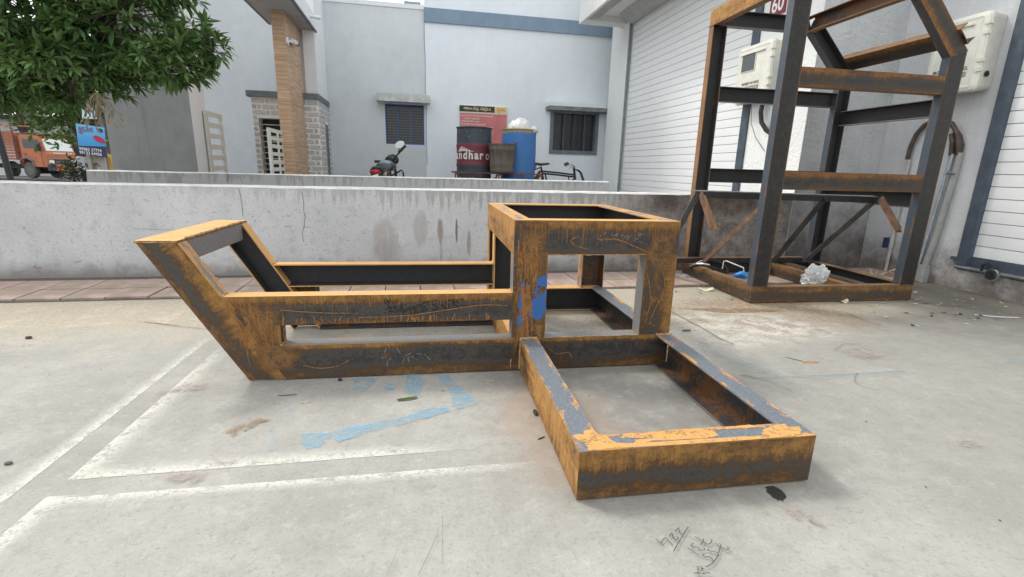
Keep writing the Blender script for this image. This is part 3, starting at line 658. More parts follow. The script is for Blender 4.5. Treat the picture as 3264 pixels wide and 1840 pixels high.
# welds at the corners
mb = MB()
def weld(p,q,r=.006):
    p=Vector(p); q=Vector(q); n=max(3,int((q-p).length/.012)); pts=[p.lerp(q,i/n)+Vector([random.uniform(-.0015,.0015) for _ in range(3)]) for i in range(n+1)]
    mb.tube(pts,[r*random.uniform(.7,1.3) for _ in pts],5)
weld((-.816,Y0,.356),(-.816,Y0+.068,.356)); weld((-.816,YB,.356),(-.816,YB-.068,.356)); weld((-.9445,Y0+.07,.577),(-.9445,YB-.07,.577)); weld((-1.09,Y0,.571),(-.945,Y0,.571),.003)
weld((X0,Y0,.356),(X0,Y0+.07,.356)); weld((X0+pw,Y0,zp0),(X1-pw,Y0,zp0),.002); weld((XA0,Y0-.001,d),(XA0+b,Y0-.001,d)); weld((XA1,Y0-.001,d),(XA1-b,Y0-.001,d)); weld((XA0,Y0-.001,0.004),(XA0,Y0-.001,d))
weld((XA1-.008,Y0-.001,.01),(XA1-.008,Y0-.001,d),.003); weld((XL,Y0,0.005),(XL,Y0,.05),.003); weld((-.609,Y0,.15),(-.609,Y0+.06,.15)); weld((X0+.005,Y0+.004,.236),(X0+.005,Y0+.07,.236)); weld((X0,YB-.072,.356),(X0,YB,.356)); weld((X0+pw,Y0,zt0),(X1-pw,Y0,zt0),.002)
tag(mb.build('weld_bead',WELD,FA,smooth_=True),kind='stuff')

FA.location.z += .005
# rust runs on the front faces
RUN = alpha_mat('wet_rust_run',(.27,.125,.04),.9,45,.34,.55,col2=(.36,.17,.055)); RUN2 = alpha_mat('dry_rust_smear',(.17,.09,.036),.9,22,.34,.56,edge=1.6,col2=(.28,.15,.06))
mpf = lambda a,bb: (a,Y0-.0012,bb)
mb = MB(); rr = random.Random(3)
def run(x,z0,z1,w,wob=.006,drift=0):
    n=max(3,int((z0-z1)/.014)); P=[(x,z0)]; cx=x
    for i in range(1,n+1):
        cx+=rr.uniform(-wob,wob)+drift/n; P.append((cx,z0+(z1-z0)*i/n))
    mb.ribbon(P,w,mpf,0,True)
for i in range(26): run(.35+rr.random()*.085, .60-rr.random()*.12, .30+rr.random()*.2, rr.choice((.0035,.005,.007)),.005)
for i in range(11): run(.372+rr.random()*.05, .40-rr.random()*.1, .06+rr.random()*.16, rr.choice((.006,.009,.012)),.005)
for i in range(34): run(.35+rr.random()*.72, .652, .60-rr.random()*.06, .003,.0015)
for i in range(12): run(-.80+rr.random()*.11, .345-rr.random()*.03, .06+rr.random()*.17, rr.choice((.0035,.005,.0065)),.005,.05)
for i in range(16): run(-.74+rr.random()*.15, .30-rr.random()*.05, .13+rr.random()*.08, .004,.005)
for i in range(52): run(-.60+rr.random()*.93, .245+rr.random()*.025, .237, rr.choice((.004,.006,.008)),.004)
for i in range(60): run(-.78+rr.random()*1.1, .348, .32-rr.random()*.035, .0028,.0012)
for P in ([(.945,.43),(.96,.38),(.972,.30),(.962,.24),(.955,.20)],[(1.02,.44),(1.035,.36),(1.005,.29),(.985,.235),(.975,.2)],[(.70,.59),(.80,.585),(.88,.555),(.93,.535)],[(.62,.60),(.585,.585),(.60,.565),(.66,.545)],[(-.30,.262),(-.1,.266),(.1,.292),(.22,.305),(.32,.30)],[(-.6,.30),(-.45,.285),(-.3,.28)],
          [(-.53,.06),(-.47,.045),(-.40,.05),(-.35,.075)],[(.50,.11),(.53,.08),(.56,.07),(.60,.075),(.62,.05)]):
    mb.ribbon(P,.0045,mpf)
tag(mb.build('rust_runs',RUN,FA),kind='stuff')
# brown smeared primer over the right-hand corner of the box
def ragged(mb,poly,mp,jit=.006,sub=5,m=0,fan=False):
    P=[]; n=len(poly)
    for i in range(n):
        a,bb=poly[i],poly[(i+1)%n]
        for k in range(sub):
            t=k/sub; P.append((a[0]+(bb[0]-a[0])*t+rr.uniform(-jit,jit),a[1]+(bb[1]-a[1])*t+rr.uniform(-jit,jit)))
    if fan:
        cx=sum(p[0] for p in P)/len(P); cy_=sum(p[1] for p in P)/len(P)
        for i in range(len(P)):
            mb.face([mp(cx,cy_),mp(*P[i]),mp(*P[(i+1)%len(P)])],m,[(0,0),(1,0),(1,0)])
        return
    import mathutils.geometry as G
    tri=G.tessellate_polygon([[Vector((p[0],p[1],0)) for p in P]])
    mb.grid([mp(*p) for p in P],[tuple(t) for t in tri],m)
mb=MB()
mps=lambda a,bb:(a,Y0-.0008,bb)
for q,P in enumerate(([(.93,.665),(1.080,.665),(1.080,.42),(1.03,.40),(.99,.43),(.95,.46),(.90,.52),(.94,.58)],[(.342,.665),(.50,.665),(.50,.60),(.48,.545),(.49,.48),(.46,.42),(.36,.40),(.342,.50)],
     [(-.81,.345),(-.68,.345),(-.58,.31),(-.60,.22),(-.67,.14),(-.75,.24)],[(-.71,.19),(-.60,.17),(-.50,.11),(-.55,.03),(-.69,.01),(-.745,.05)],[(.342,.40),(.43,.41),(.45,.30),(.41,.16),(.36,.02),(.342,.02)])):
    mps=lambda a,bb:(a,Y0-.0008-.00005*q,bb); ragged(mb,P,mps,.007,5,0,True)
smear = tag(mb.build('rust_smear',RUN2,FA),kind='stuff')
BLUEP_POLY = [[(.442,.419),(.489,.436),(.489,.38),(.449,.381)],[(.42,.317),(.488,.367),(.489,.284),(.474,.238),(.443,.229),(.416,.253),(.412,.285)],[(.374,.394),(.389,.407),(.396,.381),(.378,.369)],[(.372,.356),(.394,.362),(.382,.318),(.387,.286),(.371,.267),(.367,.305)],[(.365,.254),(.4,.26),(.398,.227),(.38,.201),(.363,.215)],[(.443,.381),(.462,.387),(.445,.343),(.432,.336)]]
BLUEPAINT = alpha_mat('old_blue_paint',(.035,.105,.30),.95,26,.26,.42,col2=(.055,.16,.40))
for i,P in enumerate(BLUEP_POLY):
    mb=MB(); ragged(mb,P,lambda a,bb:(a,Y0-.0016,bb),.003,4); mb.build('blue_paint_patch',BLUEPAINT,FA)
ORANGE_POLY = [[(.385,1.189),(.419,1.189),(.427,1.209),(.452,1.214),(.457,1.189),(.482,1.176),(.483,1.158),(.496,1.133),(.557,1.126),(.527,1.111),(.462,1.111),(.409,1.11),(.409,1.132),(.395,1.156)],[(.538,1.178),(.623,1.175),(.74,1.178),(.808,1.175),(.803,1.152),(.802,1.136),(.736,1.128),(.602,1.132),(.543,1.12),(.553,1.142),(.609,1.147),(.536,1.155)],[(.952,1.151),(1.005,1.170),(1.044,1.175),(1.042,1.158),(1.078,1.158),(1.07,1.133),(1.047,1.115),(1.013,1.115),(.963,1.113),(.933,1.124),(.939,1.136)],[(.45,1.108),(1.03,1.108),(1.02,1.116),(.95,1.122),(.75,1.126),(.6,1.128),(.46,1.122)],[(.62,1.17),(.97,1.166),(.93,1.181),(.70,1.184)]]
ORANGEP = alpha_mat('orange_rust_bloom',(.54,.28,.085),.97,30,.36,.50,col2=(.62,.35,.13))
for P in ORANGE_POLY:
    mb=MB(); ragged(mb,P,lambda a,bb:(a,bb,d+.0009+.00007*ORANGE_POLY.index(P)),.003,4); mb.build('orange_bloom',ORANGEP,FA)
# figures written in marker on the upper beam
MARK = [[(-.192,.346),(-.19,.34)],[(-.183,.332),(-.19,.335),(-.196,.329),(-.195,.322),(-.186,.324),(-.183,.331),(-.18,.319),(-.181,.303)],[(-.163,.33),(-.17,.334),(-.174,.328),(-.17,.323),(-.163,.33),(-.161,.322),(-.16,.314)],[(-.145,.336),(-.151,.332),(-.151,.325),(-.145,.322),(-.139,.328),(-.14,.335),(-.145,.336)],[(-.187,.293),(-.18,.298),(-.172,.302),(-.169,.301),(-.171,.293),(-.177,.286),(-.177,.283),(-.167,.284),(-.157,.287)],[(-.161,.304),(-.152,.306),(-.15,.302),(-.155,.296),(-.146,.295),(-.14,.29),(-.145,.282),(-.158,.279)],[(-.106,.313),(-.12,.311),(-.132,.308),(-.133,.302),(-.125,.297),(-.124,.292),(-.131,.288),(-.137,.289)],[(-.123,.278),(-.103,.289),(-.073,.303),(-.042,.315),(-.02,.324)],[(-.096,.292),(-.091,.282),(-.088,.269)],[(-.084,.289),(-.077,.294),(-.068,.294),(-.069,.288),(-.076,.279),(-.076,.274),(-.067,.276),(-.056,.281)],[(-.053,.299),(-.044,.304),(-.034,.304),(-.034,.297),(-.046,.283),(-.046,.28),(-.034,.284),(-.019,.289)],[(.022,.33),(.005,.326),(-.017,.324),(-.016,.316),(-.014,.306),(0,.311),(.013,.309),(.019,.301),(.016,.291),(.007,.286),(-.002,.286)],[(.026,.316),(.039,.304),(.053,.294)],[(.049,.324),(.041,.307),(.03,.291)],[(.087,.331),(.073,.328),(.061,.325),(.058,.316),(.059,.311),(.068,.31),(.071,.304),(.065,.296),(.053,.293)],[(.09,.327),(.085,.322),(.094,.312),(.094,.307),(.085,.307),(.084,.313),(.095,.323)],[(.131,.333),(.116,.33),(.102,.326),(.105,.319),(.116,.312),(.118,.306),(.11,.302),(.098,.303)]]
mb=MB()
for P in MARK: mb.ribbon(P,.0036,lambda a,bb:(a,Y0-.0024,bb))
mb.build('marker_figures',plain('black_marker',(.004,.004,.004),.6,.1,30),FA)
mb=MB()
CH=[]
for i in range(26):
    x=.70+rr.random()*.22; z=.578+rr.random()*.035; CH.append([(x,z),(x+rr.uniform(-.015,.02),z+rr.uniform(-.008,.012))])
for i in range(12):
    x=-.25+rr.random()*.25; z=.05+rr.random()*.06; CH.append([(x,z),(x+rr.uniform(-.03,.03),z+rr.uniform(-.03,.03))])
for P in CH: mb.ribbon(P,.0020,lambda a,bb:(a,Y0-.0022,bb))
tag(mb.build('chalk_scribble',alpha_mat('chalk_dust',(.36,.36,.34),.7,60,.35,.55),FA),kind='stuff')

# ------------------------------------------------------------------ frame B: tall console-shaped frame
FB = thing('welded_steel_stand',(2.85,3.45,0),'tall dark steel channel frame with a sloping top, standing by the right wall','steel stand')
d2,b2 = .115,.06
C0,C1,YF,YR = 2.198,3.517,2.979,3.944
def bm(n,p0,p1,out,up,mats,s0=(0,0),s1=(0,0),dd=d2,**kw): return beam(n,p0,p1,out,up,dd,b2,mats,s0,s1,parent=FB,tf=.007,tw=.006,**kw)
bm('base_beam',(C0,YF,0),(C1,YF,0),F_,U_,[W_BASE,F_BRN,IN_D],(1,0),(-1,0)); bm('base_beam',(C1,YR,0),(C0,YR,0),B_,U_,[W_BASE,F_DRK,IN_D],(1,0),(-1,0))
bm('base_beam',(C0,YR,0),(C0,YF,0),L_,U_,[W_BASE,F_BRN,IN_D],(1.02,0),(-1.02,0)); bm('base_beam',(C1,YF,0),(C1,YR,0),R_,U_,[W_BASE,F_BRN,IN_D],(1.02,0),(-1.02,0))
bm('base_cross_beam',(2.985,YR-.062,0),(2.985,YF+.062,0),L_,U_,[W_BASE,F_BRN,IN_D]); bm('base_cross_beam',(3.125,YR-.062,0),(3.125,YF+.062,0),L_,U_,[W_BASE,F_DRK,IN_D])
zb = d2+.0005
def pst(x,Y,out,z1,mats,s1=(0,0),**kw): return bm('post',(x,Y,zb),(x,Y,z1),out,R_,mats,(0,0),s1,dd=.119,**kw)
F_BLP = flange_mat('steel_post_side_blue', .22, steel=(.062,.078,.098), L=(.20,.10,.045), M=(.15,.08,.035))
F_OEDGE = flange_mat('steel_post_side_orange', 1.0, L=(.30,.165,.075), M=(.19,.10,.045))
pst(C0,YF,F_,2.118,[W_BLK,F_BLP,IN_D]); pst(C1-.119,YF,F_,1.662,[W_BLK,F_BLP,IN_D],(0,.41))
pst(C0,YR,B_,2.002,[W_BLK,F_OEDGE,IN_D]); pst(C1-.119,YR,B_,1.662,[W_BLK,F_BLP,IN_D],(0,.41))
# sloping members: from the right posts' tops up and left
sl = Vector((-.7071,0,.7071)); sn = Vector((-.7071,0,-.7071))
for Y,out in ((YF,F_),(YR,B_)):
    p0 = Vector((C1,Y,1.712)); p1 = p0+sl*.575
    bm('sloping_beam',p0,p1,out,sn,[W_BMID if out==F_ else W_BLK,F_DRK,IN_D],(0,.41),(0,-.41),dd=.119)
jx = p1.x
bm('top_beam',(jx-.05,YF,2.002),(C0+.12,YF,2.002),F_,U_,[W_BMID,F_BRN,IN_D]) if False else bm('top_beam',(C0+.12,YF,2.002),(jx,YF,2.002),F_,U_,[W_BMID,F_BRN,IN_D],(0,0),(0,-.41))
bm('top_beam',(C0+.003,YR,2.003),(jx,YR,2.003),B_,U_,[W_BLK,F_DRK,IN_D],(0,0),(0,-.41))
bm('top_beam',(C0,YR-.001,2.003),(C0,YF+.121,2.003),L_,U_,[W_ORG,F_BRN,IN_D])
bm('top_beam',(3.075,YF+.061,2.005),(3.075,YR-.061,2.005),R_,U_,[W_BLK,F_BRN,inner_mat('steel_inner_brown',.42)])
bm('purlin',(3.486,YF-.02,1.743),(3.486,YR,1.743),(-.7071,0,-.7071),(-.7071,0,.7071),[W_BMID,F_BRN,IN_R],dd=.118)
xa,xb = C0+.1195, C1-.1195
bm('mid_beam',(xa,YF+.0005,1.429),(xb,YF+.0005,1.429),F_,U_,[W_BMID,F_BRN,IN_D],dd=.116); bm('mid_beam',(xa,YF+.0005,.783),(xb,YF+.0005,.783),F_,U_,[W_BMID,F_BRN,IN_D],dd=.120)
bm('mid_beam',(xa,YR-.0005,1.445),(xb,YR-.0005,1.445),B_,U_,[W_BLK,F_DRK,IN_D]); bm('mid_beam',(xa,YR-.0005,.803),(xb,YR-.0005,.803),B_,U_,[W_BLK,F_DRK,IN_D])
bm('mid_beam',(C1-.003,YF+.061,1.298),(C1-.003,YR-.061,1.298),R_,U_,[W_BLK,F_GRY,inner_mat('steel_inner_bluish',.10)],dd=.118); bm('mid_beam',(C1-.003,YF+.061,.668),(C1-.003,YR-.061,.668),R_,U_,[W_BLK,F_GRY,IN_D],dd=.116)
mb=MB(); weld((C0,YF,zb),(C0,YF,.005),.004); weld((C0,YF-.001,zb),(C0+.119,YF-.001,zb),.003); weld((C1-.119,YF-.001,zb),(C1,YF-.001,zb),.003); weld((C1-.119,YF-.001,1.663),(C1,YF-.001,1.712),.004); weld((C0,YR,2.0),(C0,YR-.06,2.0),.004)
tag(mb.build('weld_bead',plain('dark_weld',(.10,.075,.05),.7,.4,60),FB,smooth_=True),kind='stuff')

FB.location.z += .005
# ------------------------------------------------------------------ angle-iron rack leaning inside frame B
RK = thing('angle_iron_rack',(2.6,3.6,.12),'loose rack of rusty angle irons leaning inside the tall frame','rack')
ANG = web_mat('angle_iron_dark',.45,.30,.45,dark=(.05,.052,.055),dark2=(.11,.115,.12)); ANGR = plain('angle_iron_rust',(.17,.095,.055),.8,.35,18,dirt=(.07,.045,.03),dirtk=.6,bumpk=.3)
ANGO = plain('angle_iron_orange',(.30,.15,.05),.8,.35,18,dirt=(.12,.06,.02),dirtk=.5)
ANGG = plain('angle_iron_grey',(.16,.175,.18),.55,.3,14,dirt=(.20,.12,.06),dirtk=.4); ANGK = plain('angle_iron_shadow_side',(.022,.022,.023),.6,.3,20)
def angle(name,p0,p1,e1,e2,w,mats,t=.005):
    """L section from p0 to p1, legs along e1 and e2"""
    p0=Vector(p0);p1=Vector(p1);a=(p1-p0).normalized(); e1=Vector(e1);e1=(e1-a*e1.dot(a)).normalized(); e2=Vector(e2);e2=(e2-a*e2.dot(a)-e1*e2.dot(e1)).normalized()
    mb=MB()
    for (u,v,m) in ((e1,e2,0),(e2,e1,1)):
        V=[q+u*x+v*y for q in (p0,p1) for (x,y) in ((0 if m==0 else t,0),(w,0),(w,t),(0 if m==0 else t,t))]
        mb.grid(V,[(0,1,5,4),(1,2,6,5),(2,3,7,6),(3,0,4,7),(3,2,1,0),(4,5,6,7)],m)
    return mb.build(name,mats,RK)
tl,tr,bl_,br = Vector((1.876,3.30,.758)),Vector((3.385,3.30,.742)),Vector((1.93,3.85,.165)),Vector((3.31,3.85,.168))
angle('top_rail',tl,tr,(0,.7,.05),(0,0,-1),.05,[ANGG,ANGK]); tr_=angle('bottom_rail',bl_,br,(0,.7,.05),(0,0,-1),.045,[ANGR,ANGK])
dirv=(bl_-tl).normalized()
for (p,q,w,mm) in ((tl+Vector((0,.004,-.006)),bl_+Vector((0,-.004,.012)),.05,[ANGG,ANGK]),(Vector((2.478,3.31,.735)),Vector((2.30,3.86,.118)),.042,[ANGR,ANGR]),(Vector((2.92,3.31,.735)),Vector((2.985,3.84,.155)),.05,[ANGR,ANGK]),(Vector((3.37,3.31,.735)),Vector((3.315,3.84,.16)),.045,[ANGR,ANGK])):
    angle('brace',p,q,(1,0,0),(0,-.7,-.6),w,mm)
for p in (tl+Vector((.02,-.005,-.035)),tr+Vector((.0,-.005,-.03))):
    angle('stub_leg',p,p+Vector((0,-.68,-.73))*.30,(1,.0,0),(-.3,-.5,.4),.055,[ANGO,ANGR])
angle('short_leg',(3.31,3.82,.15),(3.36,3.62,.02),(1,0,0),(0,-.5,.5),.045,[ANGR,ANGK])
# ------------------------------------------------------------------ white units across the lane (facade plane W-Y = 9.3)
GL = NT('dark_window_glass'); kk=GL; GL = kk.done(kk.mix(kk.noise(2.2,3),(.012,.016,.022),(.045,.055,.065)),.12,0,.5)
FY = 9.3
ub = thing('estate_building',(-1.5,FY,0),'grey-white unit with a barred window, wood-look fin and stone-tiled entrance','building',W=True)
mb=MB(); pieces_wall(mb,-4.5,.236,0,3.45,[(-.465,.208,1.24,1.92)],lambda a,b,c,d_: mb.box(a,FY,c,b,FY+.22,d_)); mb.build('wall',P_GREY,ub)
mb=MB(); mb.box(-4.52,FY-.015,3.4505,.236,FY+.24,3.52); mb.build('parapet_cap',P_WHITE,ub)
mb=MB(); mb.box(-4.5,FY+.222,0,.236,18,3.449); mb.build('rear_volume',P_GREY,ub)
w=MB(); w.box(-.4648,FY+.13,1.2402,.2078,FY+.14,1.9198); win=w.build('window',GL,ub)
BLUEG = plain('blue_grille_paint',(.03,.16,.52),.5,.2,20); BARS = plain('grille_bar_grey',(.13,.14,.15),.5,.15,20)
mb=MB(); 
for x in (-.462,-.246,-.027,.193): mb.box(x,FY+.045,1.242,x+.013,FY+.06,1.918)
mb.box(-.449,FY+.046,1.242,.193,FY+.059,1.256); mb.box(-.449,FY+.046,1.904,.193,FY+.059,1.918); mb.build('grille_frame',BLUEG,win)
ref=None
for i in range(14):
    z=1.29+.045*i
    if ref is None: mb=MB(); mb.box(-.455,FY+.038,z,.203,FY+.0445,z+.006); ref=mb.build('bar',BARS,win)
    else: clone(ref,(0,0,.045*i))
mb=MB(); n=14
for i in range(n):
    x0=-.588+.90*i/n; x1=-.588+.90*(i+1)/n; mb.box(x0,FY-.22,1.938+random.uniform(-.003,.003),x1,FY-.001,2.068+random.uniform(-.008,.008))
mb.build('sunshade',plain('rough_sunshade',(.56,.575,.56),.9,.2,9,dirt=(.35,.35,.33),bumpk=.4),ub)
# entrance block with stone-look tiles
mb=MB(); mb.box(-2.35,8.32,0,-1.40,FY-.001,4.3) if False else None
pieces_wall(mb,-2.345,-1.405,0,1.812,[(-2.268,-1.93,0,1.515)],lambda a,b,c,d_: mb.box(a,8.318,c,b,8.46,d_))
mb.box(-1.55,8.4605,0,-1.405,FY-.001,1.812); mb.box(-2.345,8.4605,0,-2.27,FY-.001,1.812)
mb.build('entrance_wall',plain('white_grout',(.80,.81,.80),.8,.05,10),ub)
STONE = NT('stone_face_tile'); kk=STONE; c_=kk.coord(); n_=kk.noise(28,6,c_,.7,1.5)
kk.bump(n_,.5,.01); STONE=kk.done(kk.mix(kk.ramp(kk.m('ADD',n_,kk.m('MULTIPLY',kk.rnd(),.12)),.4,.68),(.34,.335,.33),(.60,.595,.58)),.8)
TM={}
def stile(parent,axis,a,b,z):
    wd=round(b-a,3); key=(axis,wd)
    if key not in TM:
        mb=MB()
        if axis=='X': mb.box(a,8.306,z,b,8.3175,z+.051)
        else: mb.box(-1.4045,a,z,-1.396,b,z+.051)
        TM[key]=(mb.build('stone_tile',STONE,parent),a,z)
    else:
        o,a0,z0=TM[key]; clone(o,(a-a0,0,z-z0) if axis=='X' else (0,a-a0,z-z0))
per=.262; lo,sm,gp=.165,.045,.026
row=0; z=1.812-.078
while z>.36:
    off = 0 if row%2==0 else -.115
    for axis,u0,u1,skip in (('X',-2.340,-1.410,True),('Y',8.33,9.29,False)):
        u=u0-per+off
        while u<u1:
            for a,wd in ((u,lo),(u+lo+gp,sm)):
                aa,bb=max(a,u0),min(a+wd,u1)
                if bb-aa<.02: continue
                segs=[(aa,bb)]
                if skip:
                    if z<1.53: segs=[(max(p,-1.925),q) if q>-1.92 else (p,min(q,-2.275)) for p,q in segs]
                elif z<1.50: segs=[(p,min(q,8.82)) if p<8.82 else (max(p,9.12),q) for p,q in segs]
                for p,q in segs:
                    if q-p>.02: stile(ub,axis,p,q,z)
            u+=per
    row+=1; z-=.0805
mb=MB(); mb.box(-1.4046,8.83,.3,-1.398,9.10,1.50); mb.build('side_opening',plain('dark_green_door',(.15,.16,.14),.7,.15,8),ub)  # dark grey-green sheet filling the side opening
mb=MB(); mb.box(-2.40,8.27,1.8125,-1.386,8.42,1.895); mb.box(-1.47,8.4205,1.8125,-1.386,FY-.001,1.895); mb.build('slate_coping',plain('slate_grey_paint',(.145,.17,.19),.7,.15,10),ub)
mb=MB(); mb.box(-2.262,8.50,0,-1.931,8.52,1.514); dr=mb.build('dark_doorway',plain('dark_doorway',(.015,.017,.022),.5,.3,6),ub)
ref=None
for i in range(16):
    zz=1.42-.083*i
    if ref is None: mb=MB(); mb.box(-2.268,8.40,zz,-1.93,8.415,zz+.014); ref=mb.build('bar',plain('pale_bar',(.52,.53,.50),.5,.1,20),dr)
    else: clone(ref,(0,0,-.083*i))
mb=MB(); mb.box(-2.0,8.465,1.896,-1.402,FY-.0015,4.4); mb.box(-1.57,8.36,1.896,-1.402,8.4645,2.781); mb.build('upper_wall',P_WHITE,ub)
def wood_mat():
    k=NT('wood_look_tile'); c=k.coord(); x,y,z=k.sep(c)
    h=k.m('ADD',k.m('MULTIPLY',x,2.0),k.m('MULTIPLY',y,2.6))
    g=k.noise(1.0,6,k.comb(h,0,k.m('MULTIPLY',z,30.0)),.65,.5); g2=k.noise(1.0,4,k.comb(k.m('MULTIPLY',h,.6),3.0,k.m('MULTIPLY',z,7.0)),.6)
    col=k.mix(k.ramp(g,.35,.65),(.40,.25,.15),(.62,.44,.30)); col=k.mix(k.ramp(g2,.4,.7,0,.4),col,(.48,.30,.19))
    return k.done(col,.5,0,.4)
WOOD=wood_mat()
ref=None
for i in range(5):                               # tile courses of the fin
    z0=.0+.5564*i
    if ref is None: mb=MB(); mb.box(-1.765,7.44,z0+.002,-1.606,8.355,z0+.5545); ref=mb.build('wood_tile_course',WOOD,ub)
    else: clone(ref,(0,0,.5564*i))
mb=MB(); mb.box(-1.765+.004,7.444,0.001,-1.61,8.351,2.781); mb.build('fin_core',plain('tile_joint',(.22,.15,.10),.8,.1,10),ub)
mb=MB(); mb.box(-1.952,3.9,2.7825,-1.412,8.463,2.95); mb.build('canopy',plain('canopy_soffit',(.40,.39,.375),.85,.06,6),ub)
mb=MB(); mb.box(-1.4115,3.9,2.80,-1.375,8.463,2.99); mb.box(-1.985,3.9,2.80,-1.9525,8.2,2.99); mb.build('canopy_fascia',P_WHITE,ub)
mb=MB(); mb.box(-1.4117,3.9,2.779,-1.376,8.462,2.7998); mb.box(-1.984,3.9,2.779,-1.9527,8.2,2.7998); mb.build('canopy_edge_strip',GREYTRIM,ub)
mb=MB(); mb.tube([(-1.40,8.0,2.89),(-1.24,8.0,2.87)],.025,8); mb.build('spout',P_WHITE,ub)

ur = thing('estate_building',(2,FY,0),'pale blue-white unit with a slate-blue band and a dark-framed window','building',W=True)
mb=MB(); pieces_wall(mb,.2362,6.0,0,6.5,[(2.535,3.49,1.165,1.922)],lambda a,b,c,d_: mb.box(a,FY-.012,c,b,FY+.24,d_)); mb.build('wall',P_BLUE,ur)
mb=MB(); mb.box(.2363,FY+.2405,0,6,18,6.49); mb.build('rear_volume',P_BLUE,ur)
mb=MB(); mb.box(.2365,FY-.045,3.263,5.9,FY-.0125,3.484); mb.build('band',P_BAND,ur)
w=MB(); w.box(2.5352,FY+.09,1.1652,3.4898,FY+.10,1.9218); win=w.build('window',GL,ur)
mb=MB(); mb.box(2.535,FY-.03,1.165,2.60,FY+.089,1.922); mb.box(3.425,FY-.03,1.165,3.49,FY+.089,1.922); mb.box(2.6005,FY-.03,1.165,3.4245,FY+.089,1.235); mb.box(2.6005,FY-.03,1.90,3.4245,FY+.089,1.922); mb.build('frame',GREYTRIM,win)
mb=MB()
for x,wd in ((2.80,.035),(3.0,.02),(3.03,.014),(3.21,.04)): mb.box(x,FY+.03,1.236,x+wd,FY+.0885,1.899)
mb.build('mullion',plain('dark_mullion',(.06,.065,.07),.4,.2,10),win)
mb=MB(); mb.box(2.437,FY-.26,1.93,3.65,FY-.0125,2.0); mb.build('sunshade',plain('mossy_sunshade',(.20,.22,.215),.9,.25,14,dirt=(.1,.1,.1),bumpk=.3),ur)
mb=MB(); mb.box(2.437,FY-.262,2.0005,3.65,FY-.0125,2.065); mb.build('sunshade_top',P_WHITE,ur)
mb=MB(); mb.ribbon([(.238,3.45),(.236,3.0),(.246,2.6),(.240,2.2),(.25,1.9),(.245,1.4),(.25,.9)],.010,lambda a,bb:(a,FY-.0135,bb)); mb.build('joint_crack',plain('joint_grey',(.25,.27,.28),.9,.2,30),ur)
mb=MB(); mb.box(-.53,FY+3.0,3.4,-.12,FY+4,3.78); mb.box(-.12,FY+2.9,3.4,.2362,FY+4,4.4)
t=tag(mb.build('roof_tank_housing',plain('far_grey_block',(.24,.28,.32),.8,.15,6),origin=(0,FY+3.4,3.45),W=True),'small grey block on the roof behind the grey parapet','roof block')
t=thing('security_camera',(-1.6,7.75,2.45),'small white bullet security camera on the wood-look fin','camera',W=True)
mb=MB(); mb.lathe([(.001,0),(.045,0),(.05,.02),(.001,.03)],(-1.604,7.47,2.43),10,'X'); mb.tube([(-1.58,7.47,2.43),(-1.55,7.55,2.44)],.012,6); mb.build('bracket',P_WHITE,t)
mb=MB(); mb.tube([(-1.55,7.56,2.455),(-1.55,7.78,2.475)],.032,8); mb.build('body',P_WHITE,t)
mb=MB(); mb.tube([(-1.55,7.781,2.475),(-1.55,7.86,2.48)],.033,8); mb.build('lens',BLACK,t)

# swung-open gate leaves
CREAMP = plain('cream_gate_paint',(.66,.655,.60),.55,.08,14,dirt=(.45,.43,.38))
def gate(label,X,y0,y1,z0,z1,pitch,rh,verts,grp):
    t=thing('gate_leaf',(X,(y0+y1)/2,0),label,'gate',W=True,group=grp)
    mb=MB(); mb.box(X-.015,y0,z0,X+.015,y0+.075,z1); mb.build('stile',CREAMP,t); mb=MB(); mb.box(X-.015,y1-.06,z0,X+.015,y1,z1); mb.build('stile',CREAMP,t)
    ref=None
    for i in range(int((z1-z0)/pitch)):
        zz=z1-rh-pitch*i
        if ref is None: mb=MB(); mb.box(X-.008,y0+.0755,zz,X+.008,y1-.0605,zz+rh); ref=mb.build('rail',CREAMP,t); zr=zz
        else: clone(ref,(0,0,zz-zr))
    for v in verts:
        mb=MB(); mb.box(X+.0085,v,z0,X+.02,v+.06,z1-.02); mb.build('upright',CREAMP,t)
    return t
gate('white slatted gate leaf standing open in front of the dark barred doorway',-1.75,6.76,7.66,.25,1.288,.096,.046,(7.12,),'slatted gate leaves')
gate('cream slatted gate leaf beside the weathered grey block',-2.75,7.62,8.22,.2,1.53,.146,.064,(),'slatted gate leaves')
t=thing('gate_post',(-1.75,7.78,0),'slim grey steel post at the hinge of the open white gate leaf','post',W=True)
mb=MB(); mb.box(-1.79,7.70,0,-1.70,7.78,1.22); mb.build('shaft',plain('grey_post',(.33,.34,.32),.6,.1,12),t)
mb=MB(); mb.ball((-1.745,7.74,1.25),.04,8,5); mb.build('hinge',plain('rust_hinge',(.08,.06,.045),.7,.2,20),t)
# weathered grey block on the left
t=thing('grey_block',(-3.28,7.55,0),'weathered grey plastered block with a white painted side','wall block',W=True)
mb=MB(); mb.box(-3.775,7.3,0,-2.79,7.77,3.9); mb.build('body',P_BLK,t)
mb=MB(); mb.box(-2.7898,7.302,0,-2.783,7.768,3.899); mb.build('white_side',P_WHITE,t)

